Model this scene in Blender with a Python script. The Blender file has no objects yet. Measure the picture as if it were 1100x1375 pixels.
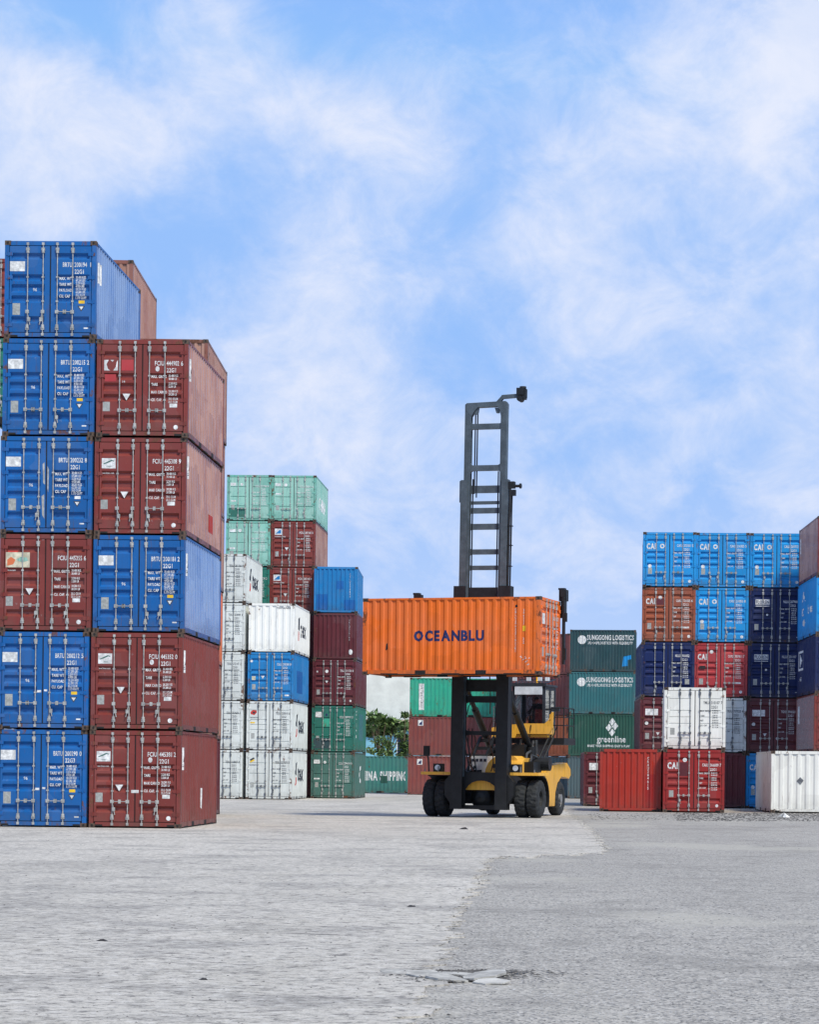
import bpy, bmesh, math, random
from mathutils import Matrix, Vector

random.seed(7)
scn = bpy.context.scene
COL = scn.collection
R = math.radians

# ------------------------------------------------------------------ camera
F = 3000.0            # focal length in photograph pixels (1100 wide)
CX, CY = 700.0, 1036.0
CAMH = 1.6
ROLL = 0.0105
cam = bpy.data.cameras.new("camera")
cam.sensor_fit = 'HORIZONTAL'
cam.sensor_width = 36.0
cam.lens = 36.0 * F / 1100.0
cam.shift_x = -(CX - 550.0) / 1100.0
cam.shift_y = (CY - 687.5) / 1100.0
cam.clip_start = 0.5
cam.clip_end = 5000
camo = bpy.data.objects.new("camera", cam)
COL.objects.link(camo)
camo.location = (0, 0, CAMH)
camo.matrix_world = Matrix.Translation((0, 0, CAMH)) @ Matrix.Rotation(R(90), 4, 'X') @ Matrix.Rotation(ROLL, 4, 'Z')
scn.camera = camo

def at(px, py, Y):
    "world (X, Z) of photograph pixel (px, py) at distance Y"
    u = (px - CX) / F
    v = -(py - CY) / F
    c, s = math.cos(ROLL), math.sin(ROLL)
    return Y * (u * c - v * s), CAMH + Y * (u * s + v * c)

def ground(px, py):
    u = (px - CX) / F
    v = -(py - CY) / F
    c, s = math.cos(ROLL), math.sin(ROLL)
    X, Z = u * c - v * s, u * s + v * c
    t = -CAMH / Z
    return X * t, t

# ------------------------------------------------------------------ world, sun, exposure
SUN_EL, SUN_AZ = R(52), R(146)      # azimuth clockwise from +Y (north): right of and behind the camera
w = bpy.data.worlds.new("World")
scn.world = w
w.use_nodes = True
nt = w.node_tree
for n in list(nt.nodes):
    nt.nodes.remove(n)

def N(tree, typ, **kw):
    n = tree.nodes.new(typ)
    for k, v in kw.items():
        setattr(n, k, v)
    return n

def L(tree, a, b):
    tree.links.new(a, b)

def math_node(tree, op, a, b=None, c=None, clamp=False):
    n = N(tree, 'ShaderNodeMath', operation=op, use_clamp=clamp)
    for i, v in enumerate((a, b, c)):
        if v is None:
            continue
        if hasattr(v, 'is_output'):
            L(tree, v, n.inputs[i])
        else:
            n.inputs[i].default_value = v
    return n.outputs[0]

def mix_col(tree, fac, a, b, blend='MIX'):
    n = N(tree, 'ShaderNodeMix', data_type='RGBA', blend_type=blend)
    if hasattr(fac, 'is_output'):
        L(tree, fac, n.inputs[0])
    else:
        n.inputs[0].default_value = fac
    for i, v in ((6, a), (7, b)):
        if hasattr(v, 'is_output'):
            L(tree, v, n.inputs[i])
        else:
            n.inputs[i].default_value = (*v[:3], 1)
    return n.outputs[2]

def map_range(tree, v, a, b, c=0.0, d=1.0, kind='SMOOTHSTEP'):
    n = N(tree, 'ShaderNodeMapRange', interpolation_type=kind)
    L(tree, v, n.inputs[0])
    for i, x in zip((1, 2, 3, 4), (a, b, c, d)):
        n.inputs[i].default_value = x
    return n.outputs[0]

def build_sky():
    out = N(nt, 'ShaderNodeOutputWorld')
    bg = N(nt, 'ShaderNodeBackground')
    bg.inputs[1].default_value = 0.15
    sky = N(nt, 'ShaderNodeTexSky', sky_type='NISHITA')
    sky.sun_disc = False
    sky.sun_elevation = SUN_EL
    sky.sun_rotation = SUN_AZ
    sky.air_density = 1.0
    sky.dust_density = 0.4
    sky.ozone_density = 3.0
    blue = mix_col(nt, 1.0, sky.outputs[0], (1.0, 1.11, 1.25), 'MULTIPLY')
    blue = mix_col(nt, 1.0, blue, (1.75, 3.0, 5.45), 'DARKEN')
    tc = N(nt, 'ShaderNodeTexCoord')
    d = tc.outputs['Generated']
    def noise(scale, detail, rough, dist, stretch, off):
        mp = N(nt, 'ShaderNodeMapping')
        mp.inputs['Scale'].default_value = stretch
        mp.inputs['Location'].default_value = off
        mp.inputs['Rotation'].default_value = (0, R(28), 0)
        L(nt, d, mp.inputs[0])
        n = N(nt, 'ShaderNodeTexNoise')
        n.inputs['Scale'].default_value = scale
        n.inputs['Detail'].default_value = detail
        n.inputs['Roughness'].default_value = rough
        n.inputs['Distortion'].default_value = dist
        L(nt, mp.outputs[0], n.inputs[0])
        return n.outputs[0]
    big = noise(9, 3, 0.5, 0.2, (1, 1, 1.3), (3.1, 0.4, 1.7))
    fine = noise(24, 9, 0.64, 0.35, (1, 1, 1.25), (0.3, 5.2, 2.2))
    wisp = noise(75, 8, 0.62, 0.5, (1, 1, 1.3), (1.3, 2.2, 7.2))
    acc = math_node(nt, 'MULTIPLY', big, 0.55)
    acc = math_node(nt, 'MULTIPLY_ADD', fine, 0.78, acc)
    acc = math_node(nt, 'MULTIPLY_ADD', wisp, 0.15, acc)
    acc = math_node(nt, 'SUBTRACT', acc, 0.545)
    blobs = [(20, 235, 150, .30), (0, 80, 120, .16), (230, 100, 150, .16), (130, 170, 120, .12), (280, 30, 90, .10), (440, 165, 70, .20), (500, 120, 120, .10),
             (450, 370, 110, .20), (400, 520, 170, .20), (350, 620, 200, .14), (620, 200, 130, .08), (540, 230, 90, .08), (760, 250, 140, .17),
             (780, 380, 130, .14), (900, 140, 220, .13), (1095, 20, 100, .50), (1050, 150, 170, .18), (1070, 400, 190, .20),
             (1075, 600, 130, .22), (850, 690, 260, .16), (560, 740, 260, .14), (620, 60, 200, -.08), (400, 20, 120, -.12),
             (120, 30, 110, -.14), (620, 450, 120, -.14), (240, 350, 120, -.14), (940, 530, 120, -.12), (740, 520, 150, -.08),
             (930, 30, 90, -.08)]
    for bx, by, br, amp in blobs:
        v = Vector(((bx - CX) / F, 1.0, -(by - CY) / F)).normalized()
        dn = N(nt, 'ShaderNodeVectorMath', operation='DISTANCE')
        L(nt, d, dn.inputs[0])
        dn.inputs[1].default_value = v
        g = map_range(nt, dn.outputs['Value'], 0.0, br * 1.35 / F, amp, 0.0)
        acc = math_node(nt, 'ADD', acc, g)
    cov = map_range(nt, acc, 0.02, 0.70)
    sep = N(nt, 'ShaderNodeSeparateXYZ')
    L(nt, d, sep.inputs[0])
    haze = map_range(nt, sep.outputs[2], 0.0, 0.20, 0.48, 0.0)
    cov = math_node(nt, 'MAXIMUM', cov, haze)
    cov = math_node(nt, 'MULTIPLY', cov, 0.93)
    shade = map_range(nt, fine, 0.3, 0.7, 0.0, 1.0)
    ccol = mix_col(nt, shade, CLOUD_LO, CLOUD_HI)
    L(nt, mix_col(nt, cov, blue, ccol), bg.inputs[0])
    L(nt, bg.outputs[0], out.inputs[0])
CLOUD_LO = (4.1, 4.5, 5.5)
CLOUD_HI = (4.7, 4.9, 5.6)
build_sky()

sun = bpy.data.lights.new("sun", 'SUN')
sun.energy = 3.3
sun.angle = R(9)
sun.color = (1.0, 0.925, 0.765)
suno = bpy.data.objects.new("sun", sun)
COL.objects.link(suno)
sd = Vector((math.sin(SUN_AZ) * math.cos(SUN_EL), math.cos(SUN_AZ) * math.cos(SUN_EL), math.sin(SUN_EL)))
suno.rotation_euler = sd.to_track_quat('Z', 'Y').to_euler()
suno.location = (40, -40, 60)

scn.view_settings.view_transform = 'Standard'
scn.view_settings.look = 'None'
scn.view_settings.exposure = 0.25
scn.view_settings.gamma = 1.0
scn.view_settings.use_curve_mapping = False
scn.render.engine = 'CYCLES'
scn.cycles.max_bounces = 5
scn.cycles.transparent_max_bounces = 8

# ------------------------------------------------------------------ materials
def lin(r, g, b):
    f = lambda c: (c / 255 / 12.92) if c / 255 <= 0.04045 else ((c / 255 + 0.055) / 1.055) ** 2.4
    return (f(r), f(g), f(b))

def new_mat(name):
    m = bpy.data.materials.new(name)
    m.use_nodes = True
    t = m.node_tree
    for n in list(t.nodes):
        t.nodes.remove(n)
    out = N(t, 'ShaderNodeOutputMaterial')
    p = N(t, 'ShaderNodeBsdfPrincipled')
    L(t, p.outputs[0], out.inputs[0])
    return m, t, p

def obj_coords(t):
    tc = N(t, 'ShaderNodeTexCoord')
    oi = N(t, 'ShaderNodeObjectInfo')
    sc = N(t, 'ShaderNodeVectorMath', operation='SCALE')
    sc.inputs[0].default_value = (31.0, 57.0, 13.0)
    L(t, oi.outputs['Random'], sc.inputs['Scale'])
    ad = N(t, 'ShaderNodeVectorMath', operation='ADD')
    L(t, tc.outputs['Object'], ad.inputs[0])
    L(t, sc.outputs[0], ad.inputs[1])
    return ad.outputs[0], oi.outputs['Random'], tc.outputs['Object']

def tnoise(t, co, scale, detail=4, rough=0.55, stretch=(1, 1, 1), dist=0.0):
    mp = N(t, 'ShaderNodeMapping')
    mp.inputs['Scale'].default_value = stretch
    L(t, co, mp.inputs[0])
    n = N(t, 'ShaderNodeTexNoise')
    n.inputs['Scale'].default_value = scale
    n.inputs['Detail'].default_value = detail
    n.inputs['Roughness'].default_value = rough
    n.inputs['Distortion'].default_value = dist
    L(t, mp.outputs[0], n.inputs[0])
    return n.outputs[0]

PAINTS = {}
def paint(name, rgb, rust=0.5, fade=0.35, rough=0.48, coat=0.08, grime=0.45, spec=0.36, cior=1.5, pale_or_glare=None):
    PAINTS[name] = (rgb, rust, fade)
    base = lin(*rgb)
    m, t, p = new_mat(name)
    co, rnd, raw = obj_coords(t)
    lum = sum(base) / 3
    faded = tuple(c * 0.72 + lum * 0.20 + 0.025 for c in base)
    if pale_or_glare:
        faded = lin(*pale_or_glare)  # for the glare paints this holds the painted sky glare
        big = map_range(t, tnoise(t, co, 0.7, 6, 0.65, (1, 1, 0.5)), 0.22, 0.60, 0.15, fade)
    else:
        big = map_range(t, tnoise(t, co, 0.9, 5, 0.6), 0.36, 0.66, 0.0, fade)
    c = mix_col(t, big, base, faded)
    # vertical run-off streaks of dirt
    st = map_range(t, tnoise(t, co, 5.0, 6, 0.65, (2.2, 2.2, 0.16)), 0.50, 0.78, 0.0, grime)
    c = mix_col(t, st, c, tuple(x * 0.42 + y for x, y in zip(base, (0.022, 0.017, 0.013))))
    # rub marks and old repairs with hard edges
    vo = N(t, 'ShaderNodeTexVoronoi')
    vo.distance = 'CHEBYCHEV'
    vo.inputs['Scale'].default_value = 1.1
    L(t, co, vo.inputs['Vector'])
    sv = N(t, 'ShaderNodeSeparateColor')
    L(t, vo.outputs['Color'], sv.inputs[0])
    c = mix_col(t, map_range(t, sv.outputs[0], 0.80, 0.82, 0, 0.30), c, tuple(x * 0.72 for x in base))
    c = mix_col(t, map_range(t, sv.outputs[1], 0.86, 0.88, 0, 0.28), c, tuple(x * 0.8 + 0.06 for x in base))
    # splash dirt low down
    sp_ = N(t, 'ShaderNodeSeparateXYZ')
    L(t, raw, sp_.inputs[0])
    low = map_range(t, sp_.outputs[2], 0.75, 0.05, 0.0, 1.0)
    low = math_node(t, 'MULTIPLY', low, map_range(t, tnoise(t, co, 3.0, 7, 0.7), 0.35, 0.65, 0.0, min(0.75, grime + 0.2)))
    c = mix_col(t, low, c, tuple(x * 0.45 + y for x, y in zip(base, (0.045, 0.038, 0.03))))
    # scuffs down to pale primer
    sc = map_range(t, tnoise(t, co, 7.0, 10, 0.72, (1, 1, 0.7)), 0.63, 0.67, 0.0, 0.5)
    c = mix_col(t, sc, c, tuple(x * 0.6 + 0.17 for x in base))
    # thin vertical runs of rusty water
    rn = tnoise(t, co, 9.0, 5, 0.6, (2.6, 2.6, 0.10))
    rm = tnoise(t, co, 1.3, 4, 0.6)
    run = math_node(t, 'MULTIPLY', map_range(t, rn, 0.56, 0.68, 0.0, 1.0), map_range(t, rm, 0.44, 0.62, 0.0, min(0.85, 0.35 + 0.4 * rust)))
    c = mix_col(t, run, c, (0.11, 0.052, 0.030))
    # rust
    ra = tnoise(t, co, 2.3, 12, 0.74, (1, 1, 0.55))
    rf = map_range(t, ra, 0.69 - 0.11 * rust, 0.73 - 0.09 * rust, 0.0, 0.9)
    rc = mix_col(t, tnoise(t, co, 30, 3), (0.075, 0.026, 0.012), (0.17, 0.07, 0.03))
    c = mix_col(t, rf, c, rc)
    hs = N(t, 'ShaderNodeHueSaturation')
    L(t, c, hs.inputs['Color'])
    L(t, math_node(t, 'MULTIPLY_ADD', rnd, 0.16, 0.92), hs.inputs['Value'])
    L(t, hs.outputs[0], p.inputs['Base Color'])
    rr = map_range(t, tnoise(t, co, 3, 6), 0.3, 0.7, rough - 0.08, rough + 0.14)
    L(t, rr, p.inputs['Roughness'])
    p.inputs['Specular IOR Level'].default_value = spec
    p.inputs['Coat IOR'].default_value = cior
    p.inputs['Coat Weight'].default_value = coat
    p.inputs['Coat Roughness'].default_value = 0.11
    bp = N(t, 'ShaderNodeBump')
    bp.inputs['Strength'].default_value = 0.5
    bp.inputs['Distance'].default_value = 0.010
    L(t, tnoise(t, co, 1.6, 5, 0.6), bp.inputs['Height'])
    L(t, bp.outputs[0], p.inputs['Normal'])
    return m

def plain(name, rgb, rough=0.5, metal=0.0, var=0.25, scale=6.0, emit=None, coat=0.0, bump=0.0):
    base = lin(*rgb)
    m, t, p = new_mat(name)
    co, rnd, raw = obj_coords(t)
    f = map_range(t, tnoise(t, co, scale, 6, 0.65), 0.35, 0.7, 0.0, 1.0)
    L(t, mix_col(t, f, tuple(x * (1 - var) for x in base), tuple(min(0.95, x * (1 + var * 0.6) + 0.004) for x in base)), p.inputs['Base Color'])
    p.inputs['Roughness'].default_value = rough
    p.inputs['Metallic'].default_value = metal
    p.inputs['Coat Weight'].default_value = coat
    if emit:
        p.inputs['Emission Color'].default_value = (*lin(*emit[0]), 1)
        p.inputs['Emission Strength'].default_value = emit[1]
    if bump:
        bp = N(t, 'ShaderNodeBump')
        bp.inputs['Strength'].default_value = 0.6
        bp.inputs['Distance'].default_value = bump
        L(t, tnoise(t, co, scale * 2, 6, 0.65), bp.inputs['Height'])
        L(t, bp.outputs[0], p.inputs['Normal'])
    return m

M = {}
M['blue'] = paint('paint_blue', (0, 90, 160), 0.35, 0.20)
M['maroon'] = paint('paint_maroon', (122, 50, 44), 0.5, 0.25)
M['bluegloss'] = paint('paint_blue_glossy', (4, 86, 164), 0.35, 0.20, 0.26, 1.0, 0.45, 0.9, 1.75)
M['maroongloss'] = paint('paint_maroon_glossy', (116, 46, 46), 0.35, 0.25, 0.26, 1.0, 0.45, 0.9, 1.75)
M['maroonside'] = paint('paint_maroon_side', (126, 56, 48), 0.7, 0.35)
M['blueglare'] = paint('paint_blue_side_glare', (4, 86, 164), 0.35, 0.62, 0.26, 1.0, 0.35, 0.9, 1.75, pale_or_glare=(146, 168, 200))  # pale tint paints grazing sky glare into the side walls
M['maroonfadeglare'] = paint('paint_maroon_faded_glare', (134, 68, 58), 0.5, 0.80, 0.34, 0.30, 0.30, 0.6, 1.5, pale_or_glare=(192, 146, 124))  # faded maroon, with painted sky glare on the upper left side walls
M['brown'] = paint('paint_brown', (150, 78, 52), 0.8, 0.3)
M['palebrown'] = paint('paint_pale_brown', (140, 86, 72), 0.8, 0.75, pale_or_glare=(178, 142, 126))
M['deepmaroon'] = paint('paint_deep_maroon', (92, 34, 42), 0.35, 0.2)
M['lightblue'] = paint('paint_light_blue', (14, 142, 212), 0.30, 0.15)
M['midblue'] = paint('paint_mid_blue', (20, 120, 184), 0.35, 0.2)
M['midblue2'] = paint('paint_mid_blue_touch_up', (14, 96, 168), 0.1, 0.1)
M['navy'] = paint('paint_navy', (14, 34, 84), 0.30, 0.06, spec=0.25)
M['fadedmaroon'] = paint('paint_faded_maroon', (128, 66, 62), 0.7, 0.45)
M['red'] = paint('paint_red', (148, 32, 30), 0.40, 0.2)
M['brightred'] = paint('paint_bright_red', (166, 46, 32), 0.45, 0.2)
M['rose'] = paint('paint_rose_red', (170, 52, 56), 0.45, 0.3)
M['white'] = paint('paint_white', (212, 217, 214), 0.60, 0.15, grime=0.40)
M['cleanwhite'] = paint('paint_clean_white', (232, 233, 228), 0.35, 0.1, grime=0.28)
M['palegreen'] = paint('paint_pale_green', (108, 178, 162), 0.55, 0.8, pale_or_glare=(158, 196, 184))
M['green'] = paint('paint_green', (34, 112, 98), 0.5, 0.3)
M['mint'] = paint('paint_mint', (44, 166, 138), 1.1, 0.3)
M['greygreen'] = paint('paint_grey_green', (64, 106, 98), 0.6, 0.4)
M['seagreen'] = paint('paint_sea_green', (60, 122, 114), 0.7, 0.4)
M['darkteal'] = paint('paint_dark_teal', (38, 70, 76), 0.5, 0.25)
M['teal'] = paint('paint_teal', (48, 104, 110), 0.5, 0.25)
M['darkgreen'] = paint('paint_dark_green', (38, 84, 72), 0.4, 0.2)
M['slate'] = paint('paint_slate', (76, 96, 102), 0.8, 0.5)
M['orange'] = paint('paint_orange', (230, 110, 30), 0.35, 0.30, grime=0.22)
M['sideorange'] = paint('paint_side_orange', (214, 112, 62), 0.5, 0.3)
M['cast'] = plain('worn_steel_casting', (92, 74, 62), 0.7, 0.2, 0.5, 12)
M['black'] = plain('shadow_black_rubber', (22, 21, 22), 0.8, 0.0, 0.3)
M['gasket'] = plain('gasket_rubber', (32, 30, 34), 0.75, 0.0, 0.3)
M['zinc'] = plain('galvanised_steel', (178, 178, 174), 0.45, 0.25, 0.30, 9)
M['zincdark'] = plain('dull_galvanised_steel', (110, 114, 120), 0.5, 0.4, 0.35, 9)
M['letter'] = plain('white_vinyl', (222, 224, 224), 0.6, 0, 0.34, 9)
M['ink'] = plain('dark_vinyl', (52, 58, 70), 0.6, 0, 0.2, 3)
M['navyink'] = plain('blue_vinyl', (16, 34, 92), 0.6, 0, 0.15, 3)
M['redink'] = plain('red_vinyl', (196, 52, 42), 0.6, 0, 0.2, 3)
M['plate'] = plain('aluminium_plate', (168, 170, 166), 0.5, 0.2, 0.25, 14)
M['yellowink'] = plain('yellow_vinyl', (232, 190, 40), 0.6, 0, 0.15)
M['picture'] = plain('faded_poster', (206, 200, 176), 0.7, 0, 0.35, 5)

FRAME_MAT = {}
def frame_paint(color):
    "the same paint on posts and rails, more knocked about and rustier"
    if color not in FRAME_MAT:
        rgb, rust, fade = PAINTS[M[color].name]
        FRAME_MAT[color] = paint(M[color].name + '_frame', rgb, min(1.7, rust + 0.75), fade, grime=0.85 if 'white' not in color else 0.4)
    return FRAME_MAT[color]

# ------------------------------------------------------------------ mesh helpers
TEXT_CACHE = {}
def text_geo(s, bold=0.0):
    k = (s, bold)
    if k not in TEXT_CACHE:
        cu = bpy.data.curves.new('lettering_source', 'FONT')
        cu.body = s
        cu.resolution_u = 2
        cu.offset = bold
        cu.space_character = 1.0 + bold * 3.2
        o = bpy.data.objects.new('lettering_source', cu)
        COL.objects.link(o)
        bpy.context.view_layer.update()
        me = o.to_mesh()
        vs = [tuple(v.co[:2]) for v in me.vertices]
        fs = [tuple(p.vertices) for p in me.polygons]
        o.to_mesh_clear()
        bpy.data.objects.remove(o)
        bpy.data.curves.remove(cu)
        used = {i for f in fs for i in f}
        x0 = min((vs[i][0] for i in used), default=0)
        x1 = max((vs[i][0] for i in used), default=1)
        TEXT_CACHE[k] = ([(v[0] - x0, v[1]) for v in vs], fs, x1 - x0)
    return TEXT_CACHE[k]

LEN, WID, HGT = 6.058, 2.438, 2.591
HL, HW = LEN / 2, WID / 2
def face_matrix(face, proud=0.004):
    z = Vector((0, 0, 1))
    if face == 'door':
        r, o = Vector((1, 0, 0)), Vector((0, -HL + 0.006 - proud, 0))
    elif face == 'end':
        r, o = Vector((-1, 0, 0)), Vector((0, HL - 0.006 + proud, 0))
    elif face == 'right':
        r, o = Vector((0, 1, 0)), Vector((HW - 0.008 + proud, 0, 0))
    else:
        r, o = Vector((0, -1, 0)), Vector((-HW + 0.008 - proud, 0, 0))
    n = r.cross(z)
    m = Matrix((r, z, n)).transposed().to_4x4()
    m.translation = o
    return m

def wave(u, length, pitch, depth):
    "depth of the trapezoid corrugation at position u"
    n = max(1, round(length / pitch))
    p = length / n
    if abs(u) > length / 2:
        return 0.0
    f = ((u + length / 2) / p) % 1.0
    if f <= 0.30:
        return 0.0
    if f <= 0.48:
        return depth * (f - 0.30) / 0.18
    if f <= 0.82:
        return depth
    return depth * (1.0 - f) / 0.18
def wave_breaks(length, pitch, lo, hi):
    n = max(1, round(length / pitch))
    p = length / n
    out = []
    for i in range(n):
        for f in (0.0, 0.30, 0.48, 0.82):
            u = -length / 2 + (i + f) * p
            if lo + 1e-4 < u < hi - 1e-4:
                out.append(u)
    return out

class MB:
    def __init__(s):
        s.v, s.f, s.m = [], [], []
    def add(s, vs, fs, mi=0, mat=None):
        b = len(s.v)
        if mat is not None:
            vs = [tuple(mat @ Vector(v)) for v in vs]
        s.v += vs
        s.f += [tuple(i + b for i in f) for f in fs]
        s.m += [mi] * len(fs)
        return s
    wide_end = False
    def add2d(s, pts, fs, face, proud, mi=0):
        "flat shapes given in face coordinates; on corrugated walls they follow the corrugation like paint"
        if face == 'door':
            return s.add([(a, b, 0) for a, b in pts], fs, mi, face_matrix(face, proud))
        if face == 'end':
            spec_ = (WID - 0.24, 0.36 if s.wide_end else 0.244, 0.045)
            sg = -1
        else:
            spec_ = (LEN - 0.30, 0.276, 0.036)
            sg = 1 if face == 'right' else -1
        bm_ = bmesh.new()
        vv = [bm_.verts.new((sg * a, b, 0)) for a, b in pts]
        for f in fs:
            try:
                bm_.faces.new([vv[i] for i in f])
            except ValueError:
                pass
        lo = min(v.co.x for v in vv)
        hi = max(v.co.x for v in vv)
        for u in wave_breaks(spec_[0], spec_[1], lo, hi):
            bmesh.ops.bisect_plane(bm_, geom=bm_.verts[:] + bm_.edges[:] + bm_.faces[:], plane_co=(u, 0, 0), plane_no=(1, 0, 0), dist=1e-5)
        bm_.verts.index_update()
        vs = [(sg * v.co.x, v.co.y, -wave(v.co.x, *spec_)) for v in bm_.verts]
        ff = [tuple(v.index for v in f.verts) for f in bm_.faces]
        bm_.free()
        return s.add(vs, ff, mi, face_matrix(face, proud))
    def box(s, x0, x1, y0, y1, z0, z1, mi=0, mat=None):
        vs = [(x, y, z) for x in (x0, x1) for y in (y0, y1) for z in (z0, z1)]
        fs = [(0, 1, 3, 2), (4, 6, 7, 5), (0, 4, 5, 1), (2, 3, 7, 6), (0, 2, 6, 4), (1, 5, 7, 3)]
        return s.add(vs, fs, mi, mat)
    def bar(s, a, b, w, h=None, mi=0):
        a, b = Vector(a), Vector(b)
        h = h or w
        d = b - a
        q = d.to_track_quat('Z', 'Y').to_matrix().to_4x4()
        q.translation = a
        return s.box(-w / 2, w / 2, -h / 2, h / 2, 0, d.length, mi, q)
    def tube(s, a, b, r, n=8, mi=0, r2=None, cap=True):
        a, b = Vector(a), Vector(b)
        d = b - a
        q = d.to_track_quat('Z', 'Y').to_matrix().to_4x4()
        q.translation = a
        r2 = r if r2 is None else r2
        vs = [(r * math.cos(2 * math.pi * i / n), r * math.sin(2 * math.pi * i / n), 0) for i in range(n)]
        vs += [(r2 * math.cos(2 * math.pi * i / n), r2 * math.sin(2 * math.pi * i / n), d.length) for i in range(n)]
        fs = [(i, (i + 1) % n, n + (i + 1) % n, n + i) for i in range(n)]
        if cap:
            fs += [tuple(range(n))[::-1], tuple(range(n, 2 * n))]
        return s.add(vs, fs, mi, q)
    def path(s, pts, r, n=6, mi=0):
        for a, b in zip(pts, pts[1:]):
            s.tube(a, b, r, n, mi)
        return s
    def prism(s, poly, lo, hi, axis='x', mi=0):
        "polygon in the other two axes, extruded along axis"
        n = len(poly)
        def p(u, v, t):
            return {'x': (t, u, v), 'y': (u, t, v), 'z': (u, v, t)}[axis]
        vs = [p(u, v, lo) for u, v in poly] + [p(u, v, hi) for u, v in poly]
        fs = [tuple(range(n)), tuple(range(n, 2 * n))[::-1]]
        fs += [(i, i + n, (i + 1) % n + n, (i + 1) % n) for i in range(n)]
        return s.add(vs, fs, mi)
    def text(s, string, face, u, v, size, sx=1.0, align='l', bold=0.0, proud=0.004, mi=0, vertical=False, width=None, gap=None):
        "flat lettering; u along the face from its middle, v height of the base line"
        if vertical:
            for i, ch in enumerate(string):
                if ch == ' ':
                    continue
                vs, fs, wd = text_geo(ch, bold)
                s.add2d([(u + (x - wd / 2) * size * sx, v - (i + 1) * size * 0.92 + y * size) for x, y in vs], fs, face, proud, mi)
            return s
        if gap is not None:
            # every letter set on its own, evenly spaced
            x0, parts_ = 0.0, []
            for ch in string:
                if ch == ' ':
                    x0 += 0.30
                    continue
                vs, fs, wd = text_geo(ch, bold)
                parts_.append((x0, vs, fs))
                x0 += wd + gap
            wd = x0 - gap
            if width:
                sx = width / (wd * size)
            off = {'l': 0, 'c': -wd / 2, 'r': -wd}[align]
            for xo_, vs, fs in parts_:
                s.add2d([(u + (x + xo_ + off) * size * sx, v + y * size) for x, y in vs], fs, face, proud, mi)
            return s
        vs, fs, wd = text_geo(string, bold)
        if width:
            sx = width / (wd * size)
        off = {'l': 0, 'c': -wd / 2, 'r': -wd}[align]
        return s.add2d([(u + (x + off) * size * sx, v + y * size) for x, y in vs], fs, face, proud, mi)
    def rect(s, face, u0, u1, v0, v1, mi=0, proud=0.003):
        return s.add2d([(u0, v0), (u1, v0), (u1, v1), (u0, v1)], [(0, 1, 2, 3)], face, proud, mi)
    def poly(s, face, pts, mi=0, proud=0.003):
        return s.add2d(pts, [tuple(range(len(pts)))], face, proud, mi)
    def disc(s, face, u, v, r, mi=0, proud=0.003, n=16, ry=None):
        ry = ry or r
        return s.poly(face, [(u + r * math.cos(2 * math.pi * i / n), v + ry * math.sin(2 * math.pi * i / n)) for i in range(n)], mi, proud)
    def mesh(s, name, smooth=False):
        me = bpy.data.meshes.new(name)
        me.from_pydata(s.v, [], s.f)
        me.polygons.foreach_set('material_index', s.m)
        if smooth:
            me.polygons.foreach_set('use_smooth', [True] * len(s.f))
        me.update()
        return me
    def build(s, name, mats, parent=None, smooth=False):
        return put(name, s.mesh(name, smooth), mats, parent)

def put(name, me, mats, parent=None):
    "an object sharing the mesh; materials sit on the object so that meshes can be shared between colours"
    if not isinstance(mats, (list, tuple)):
        mats = [mats]
    while len(me.materials) < len(mats):
        me.materials.append(None)
    o = bpy.data.objects.new(name, me)
    COL.objects.link(o)
    for i, m in enumerate(mats):
        o.material_slots[i].link = 'OBJECT'
        o.material_slots[i].material = m
    o.parent = parent
    return o

def empty(name, loc, rz=0.0, label=None, cat=None, group=None):
    o = bpy.data.objects.new(name, None)
    o.empty_display_size = 0.3
    COL.objects.link(o)
    o.location = loc
    o.rotation_euler = (0, 0, rz)
    if label:
        o['label'] = label
        o['category'] = cat
    if group:
        o['group'] = group
    return o

def tag(o, label=None, cat=None, group=None, kind=None):
    for k, v in (('label', label), ('category', cat), ('group', group), ('kind', kind)):
        if v:
            o[k] = v
    return o

# ------------------------------------------------------------------ shared container meshes
def corrugated(length, z0, z1, pitch, depth, plane, axis):
    "vertical trapezoid corrugation; plane = outermost coordinate, going inwards by depth"
    n = max(1, round(length / pitch))
    p = length / n
    sgn = 1 if plane > 0 else -1
    prof = []
    for i in range(n):
        a = -length / 2 + i * p
        prof += [(a, 0), (a + 0.30 * p, 0), (a + 0.48 * p, depth), (a + 0.82 * p, depth)]
    prof.append((length / 2, 0))
    vs, fs = [], []
    for u, d in prof:
        c = plane - sgn * d
        for z in (z0, z1):
            vs.append((c, u, z) if axis == 'x' else (u, c, z))
    for i in range(len(prof) - 1):
        q = (2 * i, 2 * i + 1, 2 * i + 3, 2 * i + 2)
        fs.append(q)
    mb = MB()
    mb.add(vs, fs)
    return mb

me_side = {s: corrugated(LEN - 0.30, 0.16, 2.525, 0.276, 0.036, s * (HW - 0.008), 'x').mesh('side_panel') for s in (-1, 1)}
me_end = corrugated(WID - 0.24, 0.15, 2.47, 0.244, 0.045, HL - 0.012, 'y').mesh('end_panel')
me_end_wide = corrugated(WID - 0.24, 0.15, 2.47, 0.36, 0.045, HL - 0.012, 'y').mesh('end_panel')
mb = MB()
mb.box(-HW + 0.03, HW - 0.03, -HL + 0.05, HL - 0.05, 2.555, 2.575)
for i in range(18):
    y = -2.75 + i * 0.32
    mb.box(-HW + 0.12, HW - 0.12, y, y + 0.13, 2.5755, 2.590)
me_roof = mb.mesh('roof_panel')
me_floor = MB().box(-HW + 0.03, HW - 0.03, -HL + 0.03, HL - 0.03, 0.10, 0.15).mesh('floor')

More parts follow.
